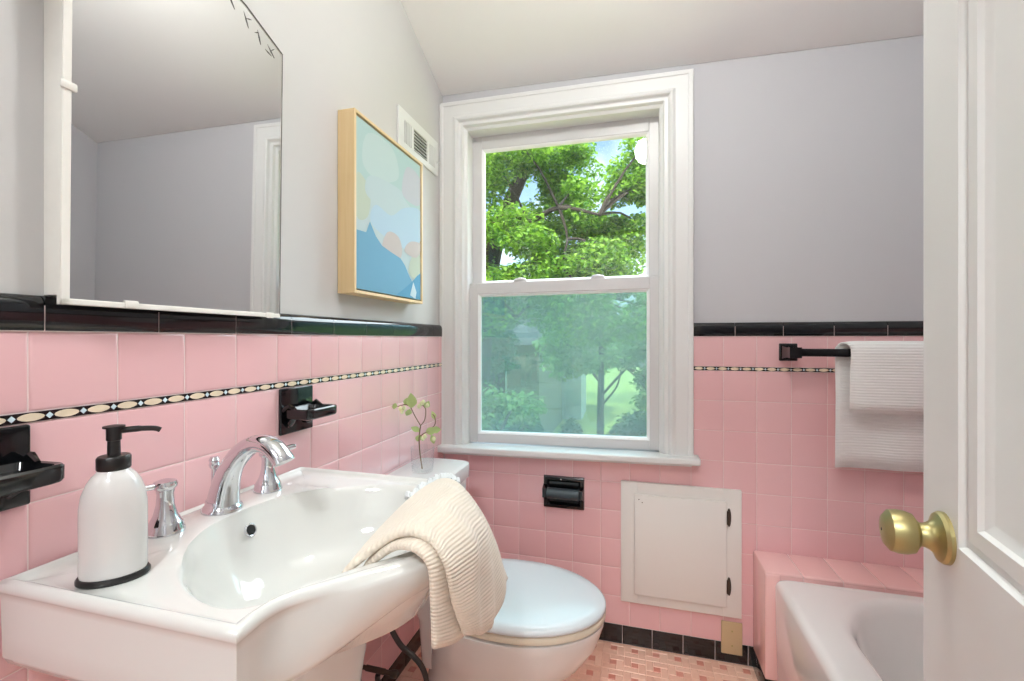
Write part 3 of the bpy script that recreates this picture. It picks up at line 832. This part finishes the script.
# shelf under the tank
def rr(x0, x1, y0, y1, r, z, n=6):
    out = []
    for (cx_, cy_, a0) in ((x1-r, y1-r, 0), (x0+r, y1-r, PI/2), (x0+r, y0+r, PI), (x1-r, y0+r, 1.5*PI)):
        for k in range(n+1):
            a = a0+PI/2*k/n; out.append((cx_+r*math.cos(a), cy_+r*math.sin(a), z))
    return out
MB().loft([rr(.17, .26, TY-.075, TY+.075, .03, .20), rr(.165, .26, TY-.085, TY+.085, .03, .34), rr(.13, .25, TY-.10, TY+.10, .03, .42), rr(.06, .20, TY-.12, TY+.12, .03, .462)]).build('tank_shelf', M['porct'], toi)
MB().loft([rr(.05, .17, TY-.17, TY+.17, .035, .462), rr(.024, .20, TY-.212, TY+.212, .038, .478), rr(.016, .208, TY-.226, TY+.226, .04, .51), rr(.012, .212, TY-.232, TY+.232, .04, .60), rr(.012, .214, TY-.235, TY+.235, .04, .681)]).build('tank', M['porct'], toi, ang=50)
MB().loft([rr(.010, .218, TY-.240, TY+.240, .045, .681), rr(.008, .223, TY-.245, TY+.245, .048, .686), rr(.008, .224, TY-.246, TY+.246, .048, .722), rr(.010, .222, TY-.245, TY+.245, .046, .730), rr(.018, .212, TY-.236, TY+.236, .042, .733)]).build('tank_lid', M['porct'], toi, ang=50)
MB().loft([egg(.455, .250, .215, .180, .391), egg(.455, .256, .22, .186, .394), egg(.455, .257, .22, .187, .408), egg(.455, .253, .217, .183, .412)]).build('seat', M['seatring'], toi, ang=50)
MB().loft([egg(.455, .251, .225, .182, .4125), egg(.455, .257, .23, .188, .416), egg(.455, .257, .23, .188, .422), egg(.455, .250, .224, .182, .4275), egg(.455, .22, .20, .155, .4305), egg(.455, .13, .12, .09, .432), egg(.455, .02, .02, .015, .4325)]).build('lid', M['seat'], toi, ang=60)
for s in (-1, 1): MB().box(.215, .245, TY+s*.075-.02, TY+s*.075+.02, .397, .425, .006, 2).build('hinge', M['seat'], toi)

# supply hose for the toilet tank
hose = thing('supply_hose', (.0, 1.15, .1), 'dark flexible water supply hose looping below the toilet tank', 'hose')
P = spline([(.098, 1.135, .462), (.112, 1.13, .405), (.126, 1.13, .356), (.158, 1.13, .312), (.195, 1.13, .290), (.224, 1.13, .262), (.236, 1.13, .222), (.222, 1.13, .178), (.165, 1.13, .150), (.105, 1.13, .165), (.085, 1.13, .198), (.084, 1.13, .215)], 8)
MB().tube(P, .0075, 12).build('flexible_tube', M['braid'], hose)
q = MB().lathe([(.020, .0), (.020, .003), (.006, .005), (.006, .045), (.008, .046), (.008, .105), (.0065, .107), (.0065, .125), (.009, .126), (.0105, .132), (.0105, .140), (.008, .145), (.001, .145)], (.001, 1.13, .228), 16, (1, 0, 0))
q.build('shutoff_valve', M['bronze'], hose)
MB().lathe([(.011, 0), (.011, .02), (.008, .022)], (.098, 1.135, .441), 14).build('coupling_nut', M['bronze'], hose)

# ------------------------------------------------------------------ glass with sprig on the tank
vs = thing('glass_vase', (.112, 1.352, .7335), 'small clear glass vase standing on the white toilet tank lid', 'vase')
c = (.112, 1.352, .7335)
MB().lathe([(.030, 0), (.034, .002), (.037, .03), (.039, .082), (.0375, .082), (.0355, .03), (.0325, .007), (.001, .006)], c, 32).build('glass', M['vase'], vs, recalc=True)
sp = thing('leafy_sprig', (.095, 1.355, .742), 'single sprig with variegated leaves and buds standing in the small glass', 'plant')
def sprig():
    random.seed(11)
    b = MB(); base = Vector((.112, 1.35, .743))
    main = spline([base, Vector((.102, 1.352, .80)), Vector((.100, 1.352, .848)), Vector((.104, 1.354, .885))], 5)
    b.tube(main, .0022, 7)
    br = [spline([main[-1], Vector((.085, 1.352, .915)), Vector((.067, 1.352, .945)), Vector((.045, 1.355, .952)), Vector((.02, 1.352, .945))], 4),
          spline([main[-1], Vector((.118, 1.356, .905)), Vector((.120, 1.358, .94)), Vector((.105, 1.358, .955))], 4),
          spline([main[-6], Vector((.120, 1.354, .862)), Vector((.146, 1.355, .870))], 4),
          spline([main[-6], Vector((.150, 1.36, .885)), Vector((.152, 1.36, .915)), Vector((.140, 1.36, .925))], 4)]
    for p in br: b.tube(p, .0016, 6)
    b.build('stem', M['stem'], sp)
    def leaf(p, d, L, W, mi='leafl'):
        d = Vector(d).normalized(); side = d.cross(Vector((.75, -.6, .2))).normalized(); up = side.cross(d)
        prof = [0, .55, .95, 1, .8, .45, 0]; rows_ = []
        for k, w in enumerate(prof):
            t = k/(len(prof)-1); q = Vector(p)+d*L*t-up*.15*L*t*t
            rows_.append([q-side*W*w*.5+up*.12*W*w, q, q+side*W*w*.5+up*.12*W*w])
        bb = MB(); bb.grid(rows_); return bb
    for p, d, L, W in [((.07, 1.352, .94), (.05, 0, 1), .040, .026), ((.02, 1.352, .945), (-1, 0, .1), .018, .014), ((.045, 1.355, .95), (.2, .2, .8), .02, .014), ((.066, 1.352, .94), (-.4, .1, -.8), .024, .016),
                      ((.122, 1.354, .862), (.9, -.1, .35), .036, .018), ((.146, 1.355, .872), (.9, .1, .1), .022, .016), ((.104, 1.352, .865), (-.8, .0, .35), .030, .014), ((.102, 1.352, .856), (-.3, -.1, -1), .020, .018),
                      ((.14, 1.36, .855), (.4, 0, -1), .024, .015), ((.152, 1.36, .905), (-.25, 0, .9), .024, .012), ((.118, 1.357, .945), (.6, 0, .8), .02, .015)]:
        leaf(p, d, L*1.3, W*1.45).build('leaf', M['leafl'], sp, recalc=False)
    for p in [(.030, 1.352, .938), (.036, 1.353, .928), (.043, 1.354, .94), (.105, 1.358, .957), (.097, 1.357, .948), (.112, 1.358, .962), (.126, 1.358, .952), (.12, 1.353, .85), (.113, 1.352, .842), (.150, 1.358, .842)]:
        MB().lathe([(.001, -.008), (.0058, -.004), (.0068, .001), (.0045, .006), (.001, .009)], p, 10).build('bud', M['bud'], sp)
sprig()

# ------------------------------------------------------------------ recessed paper holder
tp = thing('toilet_paper_holder', (.516, D, .50), 'black ceramic recessed toilet paper holder, empty, beneath the window', 'paper holder')
b = MB(); x0, x1, z0, z1 = .436, .597, .502, .627
rs = [(0, D-.0005), (.001, D-.010), (.006, D-.013), (.014, D-.013), (.019, D-.009), (.022, D-.0022)]
path = lambda o, y: [(x0+o, y, z0+o), (x0+o, y, z1-o), (x1-o, y, z1-o), (x1-o, y, z0+o)]
b.loft([path(o, y) for o, y in rs], True, True)
b.build('surround', M['blackc'], tp)
MB().tube([(x0+.018, D-.026, .565), (x1-.018, D-.026, .565)], .021, 20).build('roller', mat('charcoal_plastic_roller', (58, 70, 76), .3), tp)
for x in (x0+.006, x1-.010):
    MB().loft([[(x-.006, D-.01, .535), (x+.008, D-.01, .535), (x+.008, D-.01, .595), (x-.006, D-.01, .595)], [(x-.006, D-.036, .548), (x+.008, D-.036, .548), (x+.008, D-.036, .585), (x-.006, D-.036, .585)]]).build('ear', M['blackc'], tp)
MB().lathe([(.003, 0), (.003, .002), (.001, .003)], ((x0+x1)/2-.01, D-.0125, .617), 10, (0, -1, 0)).build('screw', M['chrome'], tp)

# ------------------------------------------------------------------ plumbing access panel
ap = thing('access_panel', (.945, D, .17), 'off-white wooden access panel with hinged raised door beside the tub', 'access panel')
b = MB(); x0, x1, z0, z1 = .737, 1.156, .174, .631
for q in ((x0, x0+.062, z0, z1), (x1-.062, x1, z0, z1), (x0+.06, x1-.06, z0, z0+.062), (x0+.06, x1-.06, z1-.062, z1)): b.box(q[0], q[1], D-.016, D-.0005, q[2], q[3], .002, 2)
b.box(x0+.03, x1-.03, D-.008, D-.0005, z0+.03, z1-.03)
b.build('frame', M['panelwhite'], ap)
dr = MB().box(.787, 1.104, D-.030, D-.0165, .214, .590, .003, 2).build('panel_door', M['panelwhite'], ap)
for z in (.532, .285):
    q = MB().lathe([(.033, 0), (.033, .0015), (.030, .0025)], (1.114, D-.0162, z), 28, (0, -1, 0), sx=.22).tube([(1.110, D-.022, z-.024), (1.110, D-.022, z+.024)], .0042, 10)
    q.build('hinge', M['bronze'], ap)
q = MB()
for x, z in ((.803, .572), (.815, .562)): q.lathe([(.0022, 0), (.0022, .0006), (.0005, .0008)], (x, D-.030, z), 8, (0, -1, 0))
q.build('nail_hole', M['bronze'], dr)

ol = thing('blank_cover_plate', (1.125, D, .035), 'beige blank cover plate over the black base beneath the access panel', 'cover plate')
MB().box(1.090, 1.160, D-.007, D-.0015, .036, .153, .003, 3).build('plate', M['beige'], ol)
for z in (.068, .120): MB().lathe([(.003, 0), (.003, .001), (.001, .0018)], (1.126, D-.007, z), 12, (0, -1, 0)).build('screw', M['brass'], ol)

# ------------------------------------------------------------------ bathtub and its tiled ledge
tub = thing('bathtub', (1.62, .9, 0), 'white enamel built-in bathtub beneath the towel bar', 'bathtub')
x0, x1, y0, y1 = 1.222, 2.006, .06, 1.611
def tr(i, z, r, e=0): return rr(x0+i, x1-min(i, .004), y0+i, y1-min(i, .004), r, z, 8)
def ir(a, bq, c_, d_, r, z): return rr(a, bq, c_, d_, r, z, 8)
MB().loft([tr(.012, .001, .006), tr(.010, .05, .006), tr(.005, .06, .006), tr(0, .30, .006), tr(0, .382, .006), tr(.002, .393, .008), tr(.009, .402, .010), tr(.020, .4055, .012), tr(.026, .406, .014), tr(.032, .4062, .016), ir(1.312, 1.985, .18, 1.586, .25, .4064), ir(1.318, 1.978, .19, 1.580, .25, .4062),
    ir(1.327, 1.970, .20, 1.570, .25, .4035), ir(1.335, 1.962, .21, 1.561, .245, .396), ir(1.343, 1.955, .22, 1.552, .24, .376), ir(1.365, 1.935, .26, 1.505, .22, .22), ir(1.39, 1.91, .31, 1.44, .20, .10), ir(1.43, 1.875, .39, 1.36, .17, .066), ir(1.5, 1.8, .5, 1.2, .12, .058)]).build('basin', M['enamel'], tub, ang=40)
MB().lathe([(.025, 0), (.025, .004), (.012, .006), (.001, .006)], (1.62, .55, .056), 20).build('drain', M['chrome'], tub)
lx0, ly0, lz = 1.195, 1.615, .421
b = MB().box(lx0+.004, XR-PAINT, ly0+.004, D-.0005, 0, lz-.004)
led = struct(b.build('tub_ledge', M['grout']), 'pink tiled ledge between the tub end and the window wall', 'ledge')
b = MB()
for i in range(8):
    a0, a1 = lx0+i*T+.0008, min(XR-PAINT, lx0+(i+1)*T)-.0008
    b.box(a0, a1, ly0, D-.001, lz-.012, lz, .0055, 3); b.box(a0, a1, ly0+.001, ly0+.010, ZB+.26, lz-.004, .003, 2)
b.box(lx0, lx0+.010, ly0, D-.001, ZB, lz-.004, .003, 2)
b.box(lx0-.0008, lx0+.045, ly0-.003, ly0+.012, ZB, lz-.006, .006, 3)
b.build('pink_bullnose_tile', M['pinktrim'], led)
MB().box(lx0-.001, lx0+.010, ly0-.001, D-.001, .001, ZB-.001, .003, 2).box(lx0-.001, lx0+.045, ly0-.001, ly0+.008, .001, ZB-.001, .003, 2).build('black_base_tile', M['black'], led)

# ------------------------------------------------------------------ door with knob, standing open on the right
E0 = Vector((1.146, .690, 0)); ds = Vector((-.172, -.985, 0)).normalized(); dn = Vector((-.985, .172, 0)).normalized()
def DM(s, n, z): return E0+ds*s+dn*n+Vector((0, 0, z))
door = thing('door_1', tuple(E0), 'white panelled door standing open on the right', 'door'); door['kind'] = 'structure'
def dbox(b, s0, s1, n0, n1, z0, z1):
    b.loft([[DM(s0, n, z) for n, z in ((n0, z0), (n1, z0), (n1, z1), (n0, z1))], [DM(s1, n, z) for n, z in ((n0, z0), (n1, z0), (n1, z1), (n0, z1))]])
b = MB(); W, H = .735, 2.03; th = -.036
panels = [(.094, .636, .945, 1.90), (.094, .636, .24, .74)]
for q in ((0, .094, .01, H), (.636, W, .01, H), (.094, .636, .01, .24), (.094, .636, .74, .945), (.094, .636, 1.90, H)): dbox(b, q[0], q[1], th, 0, q[2], q[3])
for s0, s1, z0, z1 in panels:
    prof = [(0, 0), (.003, -.007), (.010, -.0085), (.0125, -.0045), (.029, -.0045), (.032, -.009), (.040, -.0125), (.043, -.0130)]
    pth = lambda o, n: [DM(s0+o, n, z0+o), DM(s0+o, n, z1-o), DM(s1-o, n, z1-o), DM(s1-o, n, z0+o)]
    b.loft([pth(o, n) for o, n in prof], False, True)
    dbox(b, s0, s1, -.030, -.016, z0, z1)
b.build('door_leaf', M['doorp'], door, ang=20)
kz = .943; kc = DM(.062, 0, kz)
kn = MB().lathe([(r*.89, h*.93) for r, h in [(.0325, 0), (.0325, .004), (.030, .0075), (.021, .0115), (.0172, .016), (.0150, .021), (.0150, .026), (.0175, .0265), (.0185, .0275), (.0250, .0315), (.0275, .039), (.0280, .047), (.0262, .055), (.019, .0605), (.009, .0622), (.001, .0624)]], tuple(kc), 40, tuple(dn))
kob = kn.build('door_knob', M['brass'], door, ang=30)
MB().lathe([(.0018, 0), (.0018, .0008)], tuple(kc+dn*.0576), 10, tuple(dn)).build('pin_hole', M['dark'], kob)

# ------------------------------------------------------------------ lamps
lp = thing('ceiling_lamp', (.86, .75, 2.69), 'round warm glass globe lamp on a short stem under the bathroom ceiling', 'lamp')
MB().lathe([(.001, 0), (.06, -.001), (.06, -.02), (.02, -.03), (.012, -.05), (.012, -.24), (.045, -.25), (.045, -.27)], (.86, .75, 2.695), 32).build('base', M['trim'], lp)
MB().lathe([(.035, 2.437), (.056, 2.425), (.073, 2.397), (.077, 2.368), (.070, 2.332), (.05, 2.304), (.026, 2.292), (.001, 2.289)], (.86, .75, 0), 32).build('globe', M['lamp'], lp)
hl = thing('added_hall_lamp', (.7, -1.1, 2.72), 'added unseen flat round white lamp on the hall ceiling', 'lamp')  # unseen lamp added behind the viewer to brighten the room through the doorway
MB().lathe([(.001, 2.729), (.22, 2.728), (.22, 2.70), (.20, 2.69)], (.7, -1.1, 0), 40).build('base', M['trim'], hl)
MB().lathe([(.20, 2.6895), (.18, 2.675), (.001, 2.665)], (.7, -1.1, 0), 40).build('diffuser', M['addedlamp'], hl)

# ------------------------------------------------------------------ outdoors
GZ = -3.2
b = MB(); n = 24
b.grid([[Vector((-60+120*j/n, 3+70*i/n, GZ+.25*math.sin(j*1.3)*math.sin(i*.9))) for j in range(n+1)] for i in range(n+1)])
tag(b.build('ground', M['lawn'], None, recalc=False), 'sunlit lawn outside the window', 'lawn', kind='structure')

def leaves(b, cen, rad, n, size, rng, flat=1.0):
    for _ in range(n):
        while True:
            p = Vector((rng.uniform(-1, 1), rng.uniform(-1, 1), rng.uniform(-1, 1)))
            if .25 < p.length < 1: break
        c = Vector(cen)+Vector((p.x*rad[0], p.y*rad[1], p.z*rad[2]))
        d = Vector((rng.uniform(-1, 1), rng.uniform(-1, 1), rng.uniform(-.7, .35))).normalized()
        up = Vector((rng.uniform(-.6, .6), rng.uniform(-.8, .4), 1)).normalized()
        s = d.cross(up)
        if s.length < .05: continue
        s.normalize(); up = s.cross(d)
        L = size*rng.uniform(.7, 1.3); W = L*.62
        b.add([c, c+d*L*.35-s*W*.5+up*L*.08, c+d*L*.72-s*W*.38+up*L*.02, c+d*L-up*L*.12, c+d*L*.72+s*W*.38+up*L*.02, c+d*L*.35+s*W*.5+up*L*.08], [(0, 1, 2, 3), (0, 3, 4, 5)])

def tree(name, label, trunk, limbs, clumps, lm, size, cat='tree', seed=1, group='trees outside the window'):
    rng = random.Random(seed)
    t = thing(name, trunk[0][:3], label, cat, group)
    b = MB(); P = spline([p[:3] for p in trunk], 5)
    rr_ = []
    for i in range(len(P)):
        k = i/5; a = int(min(len(trunk)-2, k)); f = k-a; rr_.append(trunk[a][3]*(1-f)+trunk[a+1][3]*f)
    b.tube(P, rr_, 10)
    for lb in limbs:
        Q = spline([p[:3] for p in lb], 4); r = [lb[0][3]+(lb[-1][3]-lb[0][3])*i/(len(Q)-1) for i in range(len(Q))]
        b.tube(Q, r, 7)
    for c_, r_, n_ in clumps:      # twigs from the nearest limb to each clump
        near = min((Vector(p[:3]) for lb in limbs+[trunk] for p in lb), key=lambda q: (q-Vector(c_)).length)
        e = Vector(c_); m_ = (near+e)/2+Vector((0, 0, .12))
        b.tube(spline([near, m_, e], 3), [.03, .026, .022, .02, .016, .012, .008], 5)
    b.build('trunk', M['bark'], t)
    lf = MB()
    for c_, r_, n_ in clumps: leaves(lf, c_, r_, n_, size, rng)
    lf.build('crown', lm, t, recalc=False, ang=180)
    return t
def cl(rng, n, xr, yr, zr, rad, cnt):
    return [((rng.uniform(*xr), rng.uniform(*yr), rng.uniform(*zr)), (rad*rng.uniform(.7, 1.3), rad*rng.uniform(.7, 1.3), rad*.6*rng.uniform(.7, 1.2)), cnt) for _ in range(n)]
rg = random.Random(21)
# big maple: trunk off to the left, thick limb leaning right through the upper sash
tree('maple_tree', 'large bright green maple filling the upper sash, thick limb at its left',
     [(-2.6, 9.0, GZ, .28), (-2.45, 9.0, 0, .24), (-2.25, 9.0, 2.2, .20), (-1.95, 8.9, 3.4, .17), (-1.3, 8.8, 4.8, .12), (-.6, 8.8, 6.2, .07)],
     [[(-2.3, 9, 1.8, .1), (-1.7, 8.6, 2.35, .07), (-1.0, 8.4, 2.7, .06), (-.2, 8.3, 2.6, .03)], [(-2.0, 8.9, 3.2, .1), (-2.6, 8.6, 4.0, .07), (-3.4, 8.4, 4.6, .04)],
      [(-1.0, 8.4, 2.7, .05), (-.6, 8.3, 2.3, .035), (-.3, 8.2, 1.9, .02)], [(-1.95, 8.9, 3.3, .08), (-1.1, 8.0, 3.3, .055), (-.5, 7.7, 3.45, .045), (.2, 7.6, 3.25, .02)], [(-.5, 7.7, 3.45, .03), (-.35, 7.7, 2.9, .02), (-.5, 7.6, 2.4, .012)], [(-2.4, 9, 1.0, .08), (-2.0, 8.5, 1.5, .05), (-1.4, 8.3, 1.6, .03)]],
     cl(rg, 34, (-3.0, .5), (7.2, 9.4), (1.4, 3.2), .62, 900)+cl(rg, 18, (-2.6, -.2), (7.4, 9.6), (3.2, 5.2), .6, 800)+cl(rg, 9, (.0, 1.3), (7.6, 9.0), (1.3, 2.7), .5, 800)+cl(rg, 7, (-.3, 1.2), (7.6, 8.8), (3.7, 4.5), .5, 800)+cl(rg, 5, (-.6, .6), (8, 9), (2.8, 3.6), .42, 560)+cl(rg, 5, (-1.3, .0), (8, 9), (3.9, 4.9), .42, 560)+cl(rg, 4, (.3, 1.1), (8, 9), (3.0, 4.0), .32, 420), M['leafa'], .088, seed=4)
tree('maple_tree', 'slim young tree with thin dark trunk at the right of the lower sash',
     [(-.3, 14.2, GZ, .13), (-.28, 14.2, -1, .11), (-.25, 14.2, 0.6, .09), (-.2, 14.1, 1.8, .06)],
     [[(-.28, 14.2, -.6, .05), (.5, 14.0, .3, .03), (1.0, 13.9, .8, .02)], [(-.26, 14.2, -.2, .05), (-.9, 14.1, .6, .03), (-1.4, 14, 1.1, .02)], [(-.27, 14.2, -.9, .04), (.2, 14.2, -.3, .03), (.35, 14.2, .3, .02)]],
     cl(rg, 20, (-1.5, 1.9), (13, 15), (.2, 2.6), .7, 420)+cl(rg, 5, (.5, 1.7), (13.2, 14.6), (-.9, .2), .5, 320), M['leafc'], .17, seed=6)
tree('maple_tree', 'dark-trunked tree standing in front of the neighbouring tan house',
     [(-4.7, 15.5, GZ, .17), (-4.65, 15.5, -1, .15), (-4.55, 15.5, 1.5, .12), (-4.4, 15.4, 4, .08)],
     [[(-4.6, 15.5, .6, .07), (-3.9, 15.3, 1.4, .04), (-3.2, 15.2, 1.7, .02)], [(-4.5, 15.5, 1.4, .07), (-5.3, 15.3, 2.2, .04)]],
     cl(rg, 26, (-6.0, -3.1), (14.4, 16.2), (.2, 3.4), .75, 420), M['leafb'], .17, seed=8)
tree('maple_tree', 'low pale leafy branches close outside the bottom left of the lower sash',
     [(-2.3, 6.4, GZ, .09), (-2.2, 6.4, -1.6, .07), (-2.0, 6.3, -.6, .04)],
     [[(-2.2, 6.4, -1.4, .04), (-1.6, 6.1, -.5, .02), (-1.0, 5.9, -.1, .015)], [(-2.1, 6.4, -1, .04), (-1.7, 6.2, .0, .02), (-1.2, 6.0, .5, .01)]],
     cl(rg, 17, (-2.2, -.75), (5.6, 6.9), (-.8, .35), .38, 380), M['leafc'], .095, seed=9)
def bush(label, c, rad, n, mt, size, seed):
    rng = random.Random(seed); t = thing('shrub', (c[0], c[1], GZ), label, 'shrub', 'shrubs outside the window')
    b = MB()
    for k in range(5): b.tube([(c[0]+.1*k-.2, c[1], GZ), (c[0]+(.1*k-.2)*3, c[1], c[2])], [.03, .012], 5)
    b.build('stem', M['bark'], t)
    lf = MB(); leaves(lf, c, rad, n, size, rng); lf.build('foliage', mt, t, recalc=False, ang=180)
bush('dark shrub along the bottom of the lower sash, left one', (-2.7, 12.2, GZ+1.3), (1.1, .9, 1.3), 4600, M['leafb'], .15, 31)
bush('narrow dark shrub in front of the white shed', (-.9, 12.0, GZ+1.1), (.42, .7, 1.2), 2800, M['leafb'], .13, 35)
bush('dark shrub along the bottom of the lower sash, right one', (.85, 12.0, GZ+1.25), (.9, .9, 1.3), 5000, M['leafb'], .15, 32)
bush('pale green shrub at the right edge of the lower sash', (2.0, 9.9, GZ+1.75), (.8, .8, 1.6), 4000, M['leafc'], .13, 33)
for i, (x, y, z, r) in enumerate([(-11.6, 31, 2.5, 2.5), (-3.9, 31, 2.8, 2.6), (3.8, 31, 2.4, 2.6), (11.5, 31, 1.8, 2.5)]):
    lab = ['far green tree behind the tan house', 'far green tree in the middle behind the lawn', 'far green tree behind the right end of the lawn', 'far green tree at the extreme right beyond the lawn'][i]
    tree('maple_tree', lab, [(x, y, GZ, .3), (x, y, 0, .25), (x, y, z+2, .1)], [[(x, y, 0, .1), (x+1.5, y, z, .05)], [(x, y, .5, .1), (x-1.5, y, z, .05)]],
         cl(rg, 26, (x-r, x+r), (y-1.5, y+1.5), (z-3.4, z+2.0), 1.0, 330), M['leafa'] if i % 2 else M['leafb'], .36, seed=40+i)
hs = thing('neighbour_house', (-6.5, 19, GZ), 'tan sided neighbouring house seen through the lower sash', 'house')
b = MB().box(-12, -3.05, 18, 24, GZ, 1.0)
for k in range(18): b.box(-12.01, -3.04, 17.985, 18.0, GZ+.23*k, GZ+.23*k+.21)
b.build('siding', M['siding'], hs)
MB().poly([(-12.4, 17.6, .95), (-12.4, 24.4, .95), (-12.4, 21, 3.2)], (9.75, 0, 0)).build('roof', M['roof'], hs)
q = MB().box(-5.3, -4.4, 17.95, 18, -1.4, -.1).build('window', M['whitewall'], hs); MB().box(-5.22, -4.48, 17.94, 17.952, -1.3, -.2).build('pane', M['dark'], q)
gar = thing('white_shed', (-1.5, 26, GZ), 'white shed wall in the gap between the tan house and the slim tree', 'shed')
MB().box(-3.9, -2.1, 24.5, 27, GZ, -.2).build('siding', M['whitewall'], gar)
MB().poly([(-4.1, 24.3, -.2), (-4.1, 27.2, -.2), (-4.1, 25.7, .7)], (2.2, 0, 0)).build('roof', M['roof'], gar)

# ------------------------------------------------------------------ world and sun
w = bpy.data.worlds.new('World'); sc.world = w; w.use_nodes = True
nt = w.node_tree; bg = nt.nodes['Background']
sky = nt.nodes.new('ShaderNodeTexSky'); sky.sky_type = 'NISHITA'; sky.sun_disc = False
sky.sun_elevation = math.radians(48); sky.sun_rotation = math.radians(200); sky.air_density = 1.2; sky.dust_density = 1.0; sky.ozone_density = 2.0
tc = nt.nodes.new('ShaderNodeTexCoord'); nz = nt.nodes.new('ShaderNodeTexNoise'); nz.inputs['Scale'].default_value = 5; nz.inputs['Detail'].default_value = 6
cr = nt.nodes.new('ShaderNodeMapRange'); cr.inputs[1].default_value = .5; cr.inputs[2].default_value = .68; cr.inputs[3].default_value = 0; cr.inputs[4].default_value = .8
mx = nt.nodes.new('ShaderNodeMix'); mx.data_type = 'RGBA'; mx.inputs[7].default_value = (6.5, 6.6, 6.8, 1)
nt.links.new(tc.outputs['Generated'], nz.inputs['Vector']); nt.links.new(nz.outputs['Fac'], cr.inputs[0]); nt.links.new(cr.outputs[0], mx.inputs[0])
nt.links.new(sky.outputs[0], mx.inputs[6]); nt.links.new(mx.outputs[2], bg.inputs[0]); bg.inputs[1].default_value = .135
sd = bpy.data.lights.new('sun', 'SUN'); sd.energy = 3.6; sd.angle = math.radians(1); sd.color = (1, .95, .86)
so = bpy.data.objects.new('sun', sd); C.objects.link(so); so.rotation_euler = (math.radians(42), 0, math.radians(-25))
gd = bpy.data.lights.new('added_sky_fill', 'SUN'); gd.energy = 5.0; gd.angle = math.radians(75); gd.color = (.90, .96, 1)  # second, broad sun added to strengthen daylight through the window
go = bpy.data.objects.new('added_sky_fill', gd); C.objects.link(go)
go.rotation_euler = Vector((-.25, -.62, -.72)).to_track_quat('-Z', 'Y').to_euler()

# ------------------------------------------------------------------ camera
cd = bpy.data.cameras.new('camera'); co = bpy.data.objects.new('camera', cd); C.objects.link(co)
co.location = (.79406, 0, 1.1707); co.rotation_euler = (PI/2, 0, .27046)
cd.sensor_width = 36; cd.sensor_fit = 'HORIZONTAL'; cd.lens = 448.74/1024*36; cd.shift_y = (339.48-340.5)/1024; cd.clip_start = .01; cd.clip_end = 300
sc.camera = co
sc.view_settings.view_transform = 'Standard'; sc.view_settings.look = 'None'; sc.view_settings.gamma = 1; sc.view_settings.use_curve_mapping = False
sc.view_settings.exposure = 1.27
sc.cycles.max_bounces = 14; sc.cycles.diffuse_bounces = 8; sc.cycles.glossy_bounces = 6; sc.cycles.transparent_max_bounces = 16
sc.cycles.sample_clamp_indirect = 6
